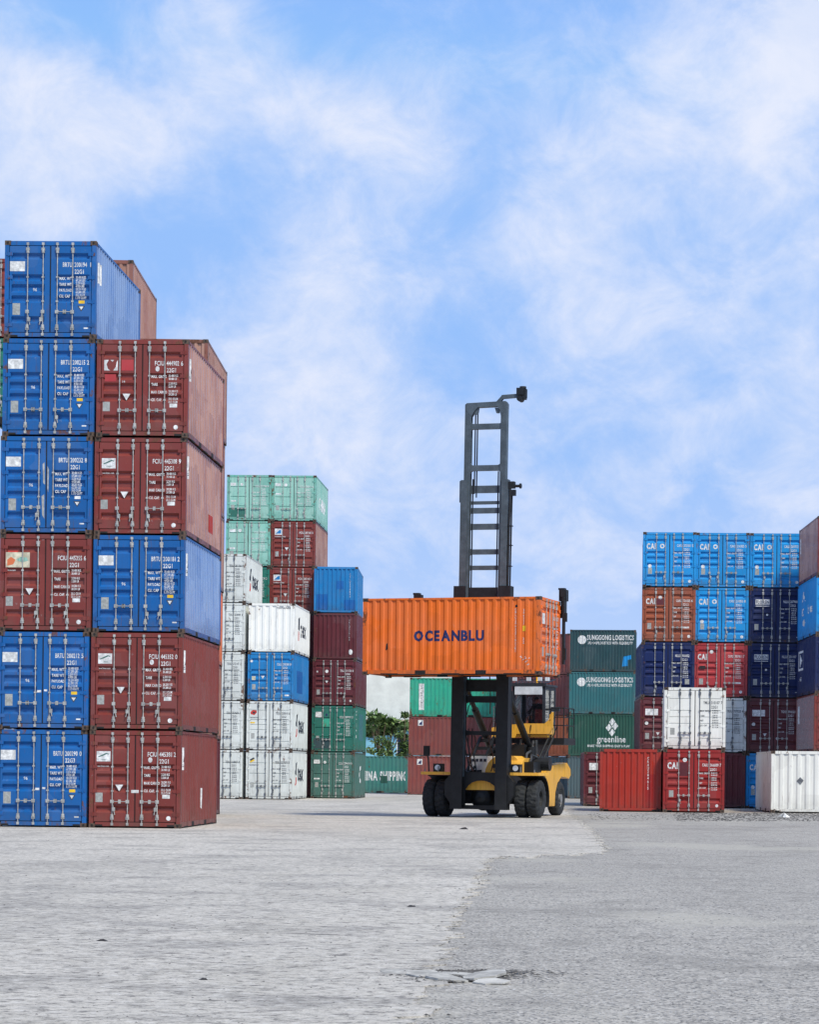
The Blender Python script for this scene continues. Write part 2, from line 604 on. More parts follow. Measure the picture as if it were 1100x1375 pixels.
mb = MB()
for sx in (-1, 1):
    for sy in (-1, 1):
        x0, x1 = sorted((sx * HW, sx * (HW - 0.115)))
        y0, y1 = sorted((sy * (HL - 0.002), sy * (HL - 0.15)))
        mb.box(x0, x1, y0, y1, 0.118, 2.473)
    x0, x1 = sorted((sx * (HW - 0.004), sx * (HW - 0.075)))
    mb.box(x0, x1, -HL + 0.178, HL - 0.178, 2.515, 2.580)
    mb.box(x0, x1, -HL + 0.178, HL - 0.178, 0.035, 0.165)
    for y in (-1.03, 1.03):                      # fork pockets, openings put in as shade-black boxes
        a, b = sorted((sx * (HW - 0.002), sx * (HW - 0.09)))
        mb.box(a, b, y - 0.18, y + 0.18, 0.030, 0.150, 1)
    for y in (-2.1, 0, 2.1):                     # black strips painting the shade in the gap under the rail
        a, b = sorted((sx * (HW - 0.0025), sx * (HW - 0.09)))
        mb.box(a, b, y - 0.30, y + 0.30, 0.020, 0.052, 1)
for sy in (-1, 1):
    y0, y1 = sorted((sy * (HL - 0.004), sy * (HL - 0.11)))
    mb.box(-HW + 0.162, HW - 0.162, y0, y1, 2.468, 2.582)
    mb.box(-HW + 0.162, HW - 0.162, y0, y1, 0.045, 0.150)
    for sx in (-1, 1):
        y0, y1 = sorted((sy * (HL - 0.0015), sy * (HL - 0.09)))
        a, b = sorted((sx * 1.05, sx * 0.86))
        mb.box(a, b, y0, y1, 0.040, 0.088, 1)  # black boxes stand for the shade in the sill notches
me_frame = mb.mesh('frame')

def casting(sx, sy, top):
    mb = MB()
    x0, x1 = sorted((sx * (HW + 0.003), sx * (HW - 0.159)))
    y0, y1 = sorted((sy * (HL + 0.003), sy * (HL - 0.175)))
    z0, z1 = (2.473, 2.591) if top else (0.0, 0.118)
    mb.box(x0, x1, y0, y1, z0, z1)
    cx, cy, cz = (x0 + x1) / 2, (y0 + y1) / 2, (z0 + z1) / 2
    n = 8
    for k in range(2):
        pts = []
        for i in range(n):
            a, b = math.cos(2 * math.pi * i / n), math.sin(2 * math.pi * i / n)
            if k == 0:
                pts.append((cx + 0.030 * a, sy * (HL + 0.0045), cz + 0.040 * b))
            else:
                pts.append((sx * (HW + 0.0045), cy + 0.040 * a, cz + 0.028 * b))
        mb.add(pts, [tuple(range(n))], 1)  # black discs stand for the shade inside the casting holes
    return mb.mesh('corner_casting')
me_cast = {(sx, sy, t): casting(sx, sy, t) for sx in (-1, 1) for sy in (-1, 1) for t in (0, 1)}

TROUGHS = {'five': [(2.09, 2.27), (1.51, 1.70), (1.21, 1.44), (0.94, 1.14), (0.40, 0.59)],
           'thin': [(2.10, 2.14), (1.60, 1.65), (1.33, 1.38), (1.06, 1.11), (0.45, 0.50)],
           'three': [(1.88, 1.95), (1.33, 1.40), (0.80, 0.87)]}
def door_mesh(side, kind):
    x0, x1 = (-HW + 0.132, -0.018) if side < 0 else (0.018, HW - 0.132)
    z0, z1, yo = 0.168, 2.450, -HL + 0.006
    mo, mi_ = 0.045, 0.135
    lo, hi = (x0 + mo, x1 - mi_) if side < 0 else (x0 + mi_, x1 - mo)
    d = 0.058 if kind == 'five' else 0.036
    zs = [(z0, 0)]
    for a, b in sorted(TROUGHS[kind]):
        sl = min(0.060, (b - a) * 0.34)
        zs += [(a, 0), (a + sl, d), (b - sl, d), (b, 0)]
    zs.append((z1, 0))
    xs = [(x0, 0), (lo, 0), (lo + 0.02, 1), (hi - 0.02, 1), (hi, 0), (x1, 0)]
    vs = [(x, yo + dz * k, z) for z, dz in zs for x, k in xs]
    nx = len(xs)
    fs = [(j * nx + i, j * nx + i + 1, (j + 1) * nx + i + 1, (j + 1) * nx + i) for j in range(len(zs) - 1) for i in range(nx - 1)]
    m = MB().add(vs, fs)
    m.box(x0, x1, yo + 0.0595, yo + 0.066, z0, z1)
    for a, b in ((x0, x0 + 0.004), (x1 - 0.004, x1)):
        m.box(a, b, yo + 0.001, yo + 0.045, z0 + 0.001, z1 - 0.001)
    for a, b in ((z0, z0 + 0.004), (z1 - 0.004, z1)):
        m.box(x0 + 0.001, x1 - 0.001, yo + 0.001, yo + 0.045, a, b)
    return m.mesh('door')
me_door = {(s, k): door_mesh(s, k) for s in (-1, 1) for k in TROUGHS}
mb = MB()
mb.box(-HW + 0.116, HW - 0.116, -HL + 0.075, -HL + 0.09, 0.15, 2.468)
mb.box(-0.010, 0.010, -HL + 0.020, -HL + 0.07, 0.16, 2.46)
me_gasket = mb.mesh('door_gasket')

def bar_mesh(x):
    m = MB()
    y = -HL - 0.022
    m.tube((x, y, 0.09), (x, y, 2.53), 0.0145, 8)
    for z in (0.24, 0.28, 2.34, 2.38):
        m.box(x - 0.045, x + 0.045, y - 0.022, y + 0.026, z - 0.018, z + 0.018)
    for z in (0.98, 1.62):
        m.box(x - 0.030, x + 0.030, y - 0.020, y + 0.026, z - 0.022, z + 0.022)
    for z in (0.10, 2.50):
        m.box(x - 0.032, x + 0.032, y - 0.024, y + 0.018, z - 0.035, z + 0.035)
    for z in (0.31, 2.31):
        m.tube((x, y, z - 0.05), (x, y, z + 0.05), 0.042, 8)
    return m.mesh('locking_bar')
BARX = (-0.60, -0.19, 0.19, 0.60)
me_bar = [bar_mesh(x) for x in BARX]
def handle_mesh(x, sgn, ang):
    m = MB()
    y = -HL - 0.045
    z = 0.70
    dx, dz = math.cos(ang) * sgn, math.sin(ang)
    m.bar((x, y, z), (x + 0.36 * dx, y - 0.005, z + 0.36 * dz), 0.035, 0.018)
    m.box(x - 0.045, x + 0.045, y - 0.012, y + 0.03, z - 0.045, z + 0.045)
    hx = x + 0.21 * dx
    m.box(hx - 0.035, hx + 0.035, y - 0.02, y + 0.038, z + 0.21 * dz - 0.05, z + 0.21 * dz + 0.05)
    return m.mesh('door_handle')
me_handle = {(i, j): handle_mesh(BARX[i], (1 if i in (0, 2) else -1), (0.0, -1.35)[j]) for i in range(4) for j in range(2)}
def hinge_mesh(sx, z):
    m = MB()
    a, b = sorted((sx * (HW - 0.03), sx * (HW - 0.215)))
    m.box(a, b, -HL - 0.008, -HL + 0.004, z - 0.045, z + 0.045)
    m.tube((sx * (HW - 0.10), -HL - 0.012, z - 0.06), (sx * (HW - 0.10), -HL - 0.012, z + 0.06), 0.018, 6)
    return m.mesh('hinge')
me_hinge = {(sx, i): hinge_mesh(sx, z) for sx in (-1, 1) for i, z in enumerate((0.36, 0.98, 1.62, 2.24))}

GROUP = 'shipping containers stacked and standing in the yard'
def container(loc, rz, color, label, doors='five', frame=None, castings=True, bars='zinc', wscale=1.0, lscale=1.0, ends='end', back=True, side=None, group=GROUP, sides=None):
    "loc = bottom centre; doors None = plain panel on the door end too"
    t = empty('shipping_container', loc, rz, label, 'container', group)
    t.scale = (wscale, lscale, 1)
    pm = M[color]
    fm = M[frame] if frame else frame_paint(color)
    put('frame', me_frame, [fm, M['black']], t)
    sm = M[sides] if sides else M[{'blue': 'bluegloss', 'maroon': 'maroongloss'}.get(color, color)]
    for s in (-1, 1):
        put('side_panel', me_side[s], sm, t)
    put('roof_panel', me_roof, pm, t)
    put('floor', me_floor, M['black'], t)
    put('end_panel', me_end_wide if ends == 'wide' else me_end, pm, t)
    t_doors = [t, t]
    if doors:
        for k, s in enumerate((-1, 1)):
            d = put('door', me_door[(s, doors)], pm, t)
            t_doors[k] = d
            for i in ((0, 1) if s < 0 else (2, 3)):
                put('locking_bar', me_bar[i], M[bars], d)
                j = 0 if random.random() < 0.62 else 1
                put('door_handle', me_handle[(i, j)], M[bars], d)
            for i in range(4):
                put('hinge', me_hinge[(s, i)], fm, d)
        put('door_gasket', me_gasket, M['gasket'], t)
    else:
        e = put('end_panel', me_end, pm, t)
        e.rotation_euler = (0, 0, math.pi)
    for key, me in me_cast.items():
        put('corner_casting', me, [M['cast'] if color != 'white' else M['cast'], M['black']], t)
    return t, t_doors

# ---- markings ------------------------------------------------------
def mark_id(d, code, num, check, typ='22G1', mat='letter', sx=0.72, u0=0.28):
    m = MB()
    m.text(code, 'door', 0.575, 1.90, 0.17, sx, 'r', 0.018, width=0.245)
    m.text(num, 'door', 0.64, 1.90, 0.17, sx, 'l', 0.018, width=0.335)
    m.text(check, 'door', 1.080, 1.90, 0.17, sx, 'r', 0.018)
    m.text(typ, 'door', 0.645, 1.72, 0.16, sx, 'l', 0.018)
    tag(m.build('serial_lettering', M[mat], d), kind='stuff')

DATA_CACHE = {}
def mark_data(d, style, mat='letter'):
    if style not in DATA_CACHE:
        m = MB()
        if style == 'blue':
            for i, (a, bs) in enumerate((('MAX. WT.', ('30.480 KGS', '67.200 LBS')), ('TARE WT', ('2.230 KGS', '4.920 LBS')),
                                         ('PAYLOAD', ('28.250 KGS', '62.280 LBS')), ('CU. CAP', ('33.2 CU.M', '1.173 CU.FT')))):
                z = 1.555 - i * 0.155
                m.text(a, 'door', 0.24, z, 0.105, 0.68, 'l', 0.03)
                for j, b in enumerate(bs):
                    m.text(b, 'door', 0.68, z + 0.035 - j * 0.077, 0.088, 0.60, 'l', 0.022)
        elif style == 'maroon':
            for i, (a, b) in enumerate((('MAX. GROSS', '30.480 KG'), ('TARE', '2.200 KG'), ('MAX CARGO', '28.280 KG'), ('CU. CAP.', '33.2 CU.M'))):
                z = 1.57 - i * 0.205
                m.text(a, 'door', 0.24, z, 0.100, 0.66, 'l', 0.03)
                m.text(b, 'door', 0.70, z + 0.03, 0.086, 0.62, 'l', 0.025)
                m.text(b.replace('KG', 'LB'), 'door', 0.70, z - 0.05, 0.082, 0.62, 'l', 0.025)
        else:
            for i, (a, b) in enumerate((('MAX. GROSS', '30.480 KG'), ('TARE', '2.280 KG'), ('NET', '28.200 KG'), ('CU. CAP.', '33.2 CU.M'))):
                z = 1.58 - i * 0.20
                m.text(a, 'door', 0.22, z, 0.095, 0.66, 'l', 0.025)
                m.text(b, 'door', 0.68, z + 0.02, 0.085, 0.62, 'l', 0.025)
                m.text(b, 'door', 0.68, z - 0.07, 0.085, 0.62, 'l', 0.025)
        DATA_CACHE[style] = m.mesh('data_lettering')
    tag(put('data_lettering', DATA_CACHE[style], M[mat], d), kind='stuff')

def mark_label(d, u0, u1, v0, v1, mat='letter', name='label', face='door'):
    return MB().rect(face, u0, u1, v0, v1).build(name, M[mat], d)

def mark_disc(d, u, v, r=0.06, mat='letter', face='door', ry=None):
    return MB().disc(face, u, v, r, ry=ry).build('sticker', M[mat], d)

def mark_tri(d, u, v, s=0.11, mat='letter'):
    return MB().poly('door', [(u, v - s), (u + s * 0.95, v + s * 0.6), (u - s * 0.95, v + s * 0.6)]).build('triangle_sticker', M[mat], d)

def deco_blue(t, ds, num, check, typ='22G1', extra=True):
    mark_id(ds[1], 'BRTU', num, check, typ)
    mark_data(ds[1], 'blue')
    mark_label(ds[0], -1.08, -0.68, 1.78, 2.04)
    mark_label(ds[0], -1.00, -0.80, 0.62, 0.93, 'plate')
    MB().text('96', 'door', -0.46, 1.25, 0.12, 0.9, 'l', 0.012).build('small_lettering', M['letter'], ds[0])
    mark_label(ds[1], 0.76, 0.92, 0.93, 1.01, 'yellowink' if random.random() < 0.6 else 'letter')
    m = MB()
    m.poly('door', [(0.83, 0.72), (0.93, 0.87), (0.73, 0.87)], 0, 0.003)
    m.build('triangle_sticker', M['ink'], ds[1])
    MB().poly('door', [(0.83, 0.76), (0.89, 0.85), (0.77, 0.85)], 0, 0.0045).build('triangle_sticker', M['letter'], ds[1])
    mark_label(ds[1], 0.90, 1.02, 0.26, 0.295)

def deco_maroon(t, ds, num, check, lab='antelope', disc=True, u=0.0):
    mark_id(ds[1], 'FCIU', num, check)
    mark_data(ds[1], 'maroon')
    if lab == 'antelope':
        mark_label(ds[0], -1.03, -0.66, 1.76, 2.03)
        m = MB()
        m.poly('door', [(-0.98, 1.87), (-0.88, 1.90), (-0.76, 1.955), (-0.71, 1.94), (-0.70, 1.965), (-0.78, 1.985), (-0.90, 1.93), (-0.99, 1.885)], 0, 0.0045)
        m.text('LINES', 'door', -0.84, 1.79, 0.05, 1.1, 'c', 0, 0.0045)
        m.build('emblem', M['greygreen'], ds[0])
        MB().text('www.lines.com', 'door', -1.05, 1.615, 0.066, 0.85, 'l', 0.006).build('small_lettering', M['letter'], ds[0])
    elif lab == 'torn':
        m = MB()
        m.poly('door', [(-1.02, 2.04), (-0.90, 2.04), (-0.96, 1.93), (-0.92, 1.80), (-0.86, 1.76), (-1.02, 1.76)])
        m.poly('door', [(-0.86, 2.04), (-0.76, 2.04), (-0.80, 1.99)])
        m.poly('door', [(-0.66, 2.04), (-0.66, 1.76), (-0.78, 1.76), (-0.71, 1.86), (-0.69, 1.98)])
        m.build('torn_label', M['letter'], ds[0])
        m = MB()
        m.rect('door', -0.56, -0.24, 1.76, 2.05)
        m.rect('door', -1.00, -0.70, 1.47, 1.66)
        m.build('paint_patch', M['rose'], ds[0])
        MB().text('14', 'door', -0.53, 1.44, 0.085, 1.0, 'l', 0.01).build('small_lettering', M['letter'], ds[0])
    elif lab == 'poster':
        MB().rect('door', -1.06, -0.42, 1.70, 2.10).build('poster', M['picture'], ds[0])
        m = MB()
        m.poly('door', [(-0.78, 1.90), (-0.66, 1.98), (-0.50, 1.96), (-0.46, 1.88), (-0.60, 1.84), (-0.70, 1.86)], 0, 0.0045)
        m.build('poster_print', M['palegreen'], ds[0])
        MB().poly('door', [(-1.02, 1.74), (-0.86, 1.78), (-0.80, 1.90), (-0.92, 1.98), (-1.02, 1.9)], 0, 0.0045).build('poster_print', M['sideorange'], ds[0])
        MB().rect('door', -1.00, -0.74, 2.10, 2.14).build('poster_print', M['redink'], ds[0])
        MB().text('www.lines.com', 'door', -1.14, 1.605, 0.066, 0.85, 'l', 0.006).build('small_lettering', M['letter'], ds[0])
    mark_tri(ds[0], -0.42, 1.08)
    mark_label(ds[0], -1.05, -0.86, 0.68, 0.93, 'plate')
    if disc:
        mark_disc(ds[1], 0.40, 1.81, 0.055, ry=0.07)
    mark_label(ds[1], 0.73, 0.93, 0.79, 0.89)
    mark_disc(ds[1], 0.90, 0.265, 0.06)

def side_marks(t, face='right'):
    m = MB()
    sgn = -1
    m.rect(face, -2.78, -2.40, 1.55, 2.15, 0, 0.003)
    m.build('label', M['letter'], t)
    m = MB()
    m.poly(face, [(-2.62, 1.78), (-2.50, 1.95), (-2.44, 1.90), (-2.55, 1.75)], 0, 0.0045)
    m.text('22G1', face, -2.74, 1.63, 0.10, 0.8, 'l', 0.01, 0.0045)
    m.build('lettering', M['ink'], t)

def gen_marks(ds, mat='letter', code='CAXU', num='263410', check='7', data=True, plate=True, disc=None, typ='22G1'):
    mark_id(ds[1], code, num, check, typ, mat)
    if data:
        mark_data(ds[1], 'other', mat)
    if plate:
        mark_label(ds[0], -0.98, -0.80, 0.62, 0.90, 'plate')
    if disc:
        mark_disc(ds[0], *disc)

# ------------------------------------------------------------------ columns of containers
LEAN = 0.022
class Col:
    "a column of containers; (px, py) is where its front corner shows on the photograph, k that container's tier"
    def __init__(s, px, py, side, k, scale, yaw=0.0, ws=1.0):
        s.Y = F / scale
        x, z = at(px, py, s.Y)
        s.x = x - k * LEAN - (side * HW * ws)
        s.yaw, s.ws = yaw, ws
    def tier(s, k, color, label, face='door', jit=True, ws=None, turn=0.0, **kw):
        yaw = s.yaw + turn + (random.uniform(-0.0025, 0.0025) if jit else 0)
        j = random.uniform(-0.012, 0.012) if jit else 0
        jy = random.uniform(-0.03, 0.03) if jit else 0
        cx = s.x + k * LEAN + j - math.sin(yaw) * HL
        cy = s.Y + jy + math.cos(yaw) * HL
        rz = yaw + (math.pi if face == 'end' else 0)
        if face == 'end':
            kw.setdefault('doors', None)
        return container((cx, cy, k * HGT), rz, color, label, wscale=ws or s.ws, **kw)

# front left block
YB = -0.0237
A = Col(130, 322, 1, 5, 50.6, YB, 1.0)
Bc = Col(253.5, 455, 1, 4, 50.6, YB, 1.0)
for k, (colr, num, chk, typ) in enumerate((('blue', '200290', '0', '22G3'), ('blue', '200212', '5', '22G1'), ('maroon', '445355', '6', ''),
                                           ('blue', '200232', '8', '22G1'), ('blue', '200215', '2', '22G1'), ('blue', '200194', '1', '22G1'))):
    lab = ['blue container on the ground at the far left, numbered 200290 0',
           'blue container numbered 200212 5, second from the ground in the leftmost front column',
           'maroon container numbered 445355 6 with colourful faded poster, blue ones above and below',
           'blue container numbered 200232 8 with pale scraped paint between its doors, at left edge',
           'blue container numbered 200215 2, just below the topmost front container at left',
           'blue container numbered 200194 1 on top of the tallest front column at left'][k]
    t, ds = A.tier(k, colr, lab, sides='blueglare' if k == 5 else None)
    if colr == 'blue':
        deco_blue(t, ds, num, chk, typ)
        if k == 5:
            MB().rect('right', -2.80, -2.30, 1.55, 2.10).build('label', M['letter'], t)
        if k in (1, 0):
            MB().rect('door', -0.15, -0.04, 0.98, 1.04).build('seal_label', M['letter'], ds[0])
            MB().rect('door', 0.04, 0.12, 1.01, 1.06).build('seal_label', M['letter'], ds[1])
        if k == 3:
            for q_, side_ in (([(-0.10, 1.85), (-0.05, 1.9), (-0.03, 1.3), (-0.08, 1.35)], 0), ([(0.03, 1.8), (0.07, 1.7), (0.06, 1.1), (0.03, 1.2)], 1), ([(-0.12, 1.0), (-0.05, 1.05), (-0.04, 0.4), (-0.1, 0.5)], 0)):
                MB().poly('door', q_).build('scrape', M['zinc'], ds[side_])
    else:
        deco_maroon(t, ds, num, chk, 'poster', False)
for k, (colr, num, chk, lab) in enumerate((('maroon', '445381', '2', 'maroon container on the ground at the front left corner, numbered 445381 2'),
                                           ('maroon', '445352', '0', 'maroon container numbered 445352 0, directly below the blue one numbered 200181 2'),
                                           ('blue', '200181', '2', 'blue container numbered 200181 2 with maroon ones above and below it'),
                                           ('maroon', '445308', '9', 'maroon container numbered 445308 9, directly above the blue one numbered 200181 2'),
                                           ('maroon', '444902', '6', 'maroon container with torn label and red repainted patch, numbered 444902 6'))):
    t, ds = Bc.tier(k, colr, lab, sides={0: 'maroonside', 1: 'maroonside', 2: 'blueglare', 3: 'maroonfadeglare', 4: 'maroonfadeglare'}.get(k))
    if colr == 'blue':
        deco_blue(t, ds, num, chk)
        side_marks(t)
    else:
        deco_maroon(t, ds, num, chk, 'torn' if k == 4 else 'antelope', k != 3)
        side_marks(t)
    if k == 0:
        MB().poly('right', [(0.3, 1.05), (0.5, 1.05), (0.42, 0.45), (0.30, 0.62)]).build('scrape', M['letter'], t)
        MB().rect('door', -0.10, 0.10, 0.93, 1.01).build('seal_label', M['letter'], ds[0])
    if k == 3:
        MB().rect('right', 0.7, 1.5, 0.5, 1.0).build('paint_patch', M['brightred'], t)

# block behind it
C = Col(179, 350, 1, 6, 41.2, 0.035)
C.tier(6, 'palebrown', 'pale brown container high behind the topmost blue one of the front column', face='end')
D = Col(279.5, 457.5, 1, 5, 41.3, 0.030)
for k, (colr, lab) in enumerate((('deepmaroon', 'dark maroon container on the ground in the narrow strip behind the front left block'),
                                 ('palebrown', 'brown container second from ground in the narrow strip behind the front left block'),
                                 ('sideorange', 'orange painted container in the narrow strip behind the front left block'),
                                 ('palebrown', 'brown container directly above the orange one behind the front left block'),
                                 ('palebrown', 'brown container second from top in the strip behind the front left block'),
                                 ('palebrown', 'pale brown container at the top of the strip behind the torn-label maroon one'))):
    D.tier(k, colr, lab, face='end')
E = Col(179 - 2 * 2.46 * 41.2 / 1.0 + 101, 350, 1, 6, 41.2, YB)
E.x = C.x - 2.47
E.tier(6, 'maroon', 'maroon container glimpsed at the left edge behind the topmost blue one')
E.tier(5, 'green', 'green container glimpsed at the left edge, second from top behind the blue column')

# ---- middle left: white, green and maroon stacks
def tex_logo(t, face='right', u=-0.6):
    m = MB()
    m.poly(face, [(u - 0.95, 0.75), (u - 0.70, 0.70), (u - 0.45, 1.1), (u - 0.80, 1.25)], 0, 0.004)
    m.build('emblem', M['redink'], t)
    m = MB()
    m.poly(face, [(u - 1.0, 1.35), (u - 0.45, 1.25), (u - 0.35, 2.0), (u - 0.8, 1.9)], 0, 0.004)
    m.text('tex', face, u, 1.0, 1.25, 1.15, 'l', 0.035)
    m.build('logo_lettering', M['ink'], t)
W0 = Col(330.5, 743.7, 1, 4, 25.4, -0.03)
for k, lab in enumerate(('white container on the ground at the left of the white stack beside maroon ones',
                         'white container second from ground at the left of the white stacks',
                         'white container third from ground at the left of the white stacks',
                         'white container fourth from ground, left of the plain ribbed white one',
                         'white container on top of its column below the green ones, dark emblem on its side')):
    t, ds = W0.tier(k, 'white', lab, doors='thin' if k in (2, 3) else 'three', bars='zincdark')
    gen_marks(ds, 'ink', 'TEXU', '%06d' % random.randint(210000, 290000), str(k))
    if k == 4:
        tex_logo(t)
W1 = Col(395.9, 809, 1, 3, 25.4, -0.038)
t, ds = W1.tier(0, 'white', 'white container on the ground with small dark emblem, left of the green grounded one', doors='three', bars='zincdark')
gen_marks(ds, 'ink', 'TEXU', '227071', '3')
tex_logo(t)
m = MB()
m.poly('door', [(-1.02, 2.10), (-0.80, 2.22), (-0.76, 2.14), (-0.98, 2.02)])
m.build('emblem', M['ink'], ds[0])
MB().poly('door', [(-1.02, 2.00), (-0.80, 2.11), (-0.76, 2.04), (-0.98, 1.93)]).build('emblem', M['yellowink'], ds[0])
MB().text('textainer', 'door', -1.05, 1.78, 0.14, 1.0, 'l', 0.008).build('small_lettering', M['navyink'], ds[0])
t, ds = W1.tier(1, 'white', 'white container with dark red ring emblem, between blue one above and white one below', doors='thin', bars='zincdark')
gen_marks(ds, 'ink', 'TEXU', '250018', '6')
tex_logo(t)
m = MB()
m.poly('door', [(-1.00, 1.90), (-0.80, 1.86), (-0.68, 2.00), (-0.70, 2.10), (-0.90, 2.12), (-1.02, 2.02)])
m.build('emblem', M['redink'], ds[0])
MB().poly('door', [(-0.92, 1.95), (-0.80, 1.93), (-0.75, 2.02), (-0.88, 2.05)], 0, 0.0045).build('emblem', M['ink'], ds[0])
MB().text('textainer', 'door', -1.05, 1.70, 0.13, 1.0, 'l', 0.008).build('small_lettering', M['ink'], ds[0])
MB().rect('door', -1.03, -0.78, 1.42, 1.49).build('small_label', M['yellowink'], ds[0])
t, ds = W1.tier(2, 'midblue', 'blue container with doors towards us, under the plain white one')
gen_marks(ds, 'letter', 'CSLU', '200308', '8')
mark_disc(ds[0], -1.02, 2.12, 0.07)
mark_tri(ds[0], -0.42, 1.28, 0.10)
mark_label(ds[0], -1.00, -0.80, 1.12, 1.32, 'picture')
mark_label(ds[1], 0.75, 0.98, 0.28, 0.36)
MB().rect('right', -1.6, 0.6, 0.5, 1.7).build('paint_patch', M['blue'], t)
t, ds = W1.tier(3, 'cleanwhite', 'plain ribbed white container with its blank end towards us and emblem on side', face='end', ends='wide')
m = MB()
tex_logo(t, 'left', -0.6)
MBw = MB()
MBw.wide_end = True
MBw.text('TEXTAINER', 'end', 0.25, 2.30, 0.13, 1.1, 'l', 0.01).build('small_lettering', M['ink'], t)

G2 = Col(425.0, 638, 1, 6, 23.85, YB, 1.03)
G1 = Col(364.6, 638, 1, 6, 23.85, YB, 1.03)
t, ds = G2.tier(6, 'palegreen', 'pale green container on top beside the sky, right of the other top green one', doors='three')
gen_marks(ds, 'letter', 'CCLU', '283011', '6', disc=(-0.45, 2.05, 0.09))
mark_label(ds[0], -1.02, -0.72, 1.98, 2.14)
mark_label(ds[0], -1.0, -0.7, 1.50, 1.58)
MB().text('CHINA', 'right', -1.4, 0.9, 0.95, 1.0, 'l', 0.03).build('lettering', M['letter'], t)
t, ds = G1.tier(6, 'palegreen', 'green container with dark lower corner, topmost left in the green and maroon block', doors='three')
gen_marks(ds, 'letter', 'CCLU', '271900', '4', disc=(-0.40, 2.05, 0.08))
mark_label(ds[0], -1.02, -0.72, 1.98, 2.14)
mark_label(ds[0], -0.98, -0.72, 1.08, 1.16)
MB().rect('door', -1.09, -0.16, 0.22, 0.74).build('paint_patch', M['green'], ds[0])
t, ds = G1.tier(5, 'palegreen', 'green container under the topmost left green one, left of a maroon one', doors='three')
gen_marks(ds, 'letter', 'CCLU', '290335', '1', disc=(-0.45, 2.05, 0.09))
mark_label(ds[0], -1.0, -0.68, 1.96, 2.12)
mark_label(ds[0], -1.0, -0.72, 1.0, 1.1)
t, ds = G1.tier(4, 'green', 'green container glimpsed between the white emblem side and the lower maroon doors', doors='three')
gen_marks(ds, 'letter', 'CCLU', '261120', '2')
for k, lab in ((5, 'maroon container with blue square emblem directly under the right green one'),
               (4, 'maroon container with blue square emblem left of the bright blue ribbed one')):
    t, ds = G2.tier(k, 'maroon', lab, sides='palebrown' if k == 5 else None)
    gen_marks(ds, 'letter', 'FCIU', '%06d' % (287000 + k * 37), str(k), disc=None)
    mark_label(ds[0], -1.02, -0.62, 1.84, 2.18)
    MB().poly('door', [(-0.97, 1.90), (-0.67, 1.90), (-0.67, 2.12), (-0.80, 2.08)], 0, 0.0045).build('emblem', M['midblue'], ds[0])
    MB().text('CHINA LINES', 'door', -1.02, 1.70, 0.09, 1.1, 'l', 0.01).build('small_lettering', M['letter'], ds[0])
    mark_tri(ds[0], -0.36, 1.06)

for k, lab in enumerate(('sliver of a maroon container on the ground in the dark gap beside the white stack',
                         'sliver of a maroon container, second from ground, in the dark gap beside the white stack',
                         'sliver of a maroon container, third from ground, in the dark gap beside the white stack',
                         'sliver of a maroon container, fourth from ground, in the gap beside the plain white one')):
    G2.tier(k, 'deepmaroon', lab)

Mc = Col(481.0, 761.3, 1, 4, 24.0, -0.03)
t, ds = Mc.tier(4, 'midblue', 'bright blue container with patched blank end, topmost of the column left of the lifted one', face='end', turn=0.055)
for a in ((-1.09, -0.45, 0.20, 1.05), (0.45, 1.08, 0.2, 0.75), (0.02, 0.42, 1.35, 1.80)):
    MB().rect('end', *a, 0, 0.003).build('paint_patch', M['midblue2'], t)
MB().text('CSLU208830', 'end', 0.78, 2.25, 0.15, 0.8, 'l', 0.01, vertical=True).build('lettering', M['letter'], t)
t, ds = Mc.tier(3, 'deepmaroon', 'dark maroon container with ribbed blank end directly under the bright blue one', face='end')
MB().text('TRLU350144', 'end', 0.78, 2.25, 0.13, 0.8, 'l', 0.01, vertical=True).build('lettering', M['letter'], t)
mark_disc(t, 0.86, 0.42, 0.11, face='end', ry=0.15)
t, ds = Mc.tier(2, 'deepmaroon', 'dark maroon container with doors towards us and white stickers, above the green ones')
gen_marks(ds, 'letter', 'TRLU', '511730', '8', disc=(-0.42, 1.92, 0.09))
mark_tri(ds[0], -0.42, 1.34, 0.09)
mark_disc(ds[0], -0.95, 1.9, 0.05)
mark_disc(ds[1], 0.92, 0.28, 0.06)
t, ds = Mc.tier(1, 'green', 'green container with white square label, standing on the grounded green one', doors='three')
gen_marks(ds, 'letter', 'CCLU', '289901', '3')
mark_label(ds[0], -1.02, -0.66, 1.94, 2.24)
MB().disc('door', -0.40, 2.08, 0.06).build('sticker', M['navyink'], ds[0])
MB().rect('door', -0.60, -0.18, 1.42, 1.86).build('paint_patch', M['mint'], ds[0])
MB().rect('door', -1.10, -0.16, 0.20, 0.78).build('paint_patch', M['darkteal'], ds[0])
MB().rect('right', -0.8, 1.4, 0.7, 2.2).build('paint_patch', M['teal'], t)
MB().text('CHINA', 'right', -2.3, 2.4, 0.36, 1.3, 'l', 0.02, vertical=True).build('lettering', M['letter'], t)
t, ds = Mc.tier(0, 'greygreen', 'grey green container on the ground left of the lettered green long side', doors='three')
gen_marks(ds, 'letter', 'CCLU', '274410', '9', disc=(-0.44, 2.02, 0.08))
mark_label(ds[0], -1.06, -0.72, 1.94, 2.16)
mark_label(ds[0], -1.04, -0.72, 1.06, 1.14)
MB().text('C', 'right', -0.2, 0.9, 1.3, 0.9, 'l', 0.04).build('lettering', M['letter'], t)

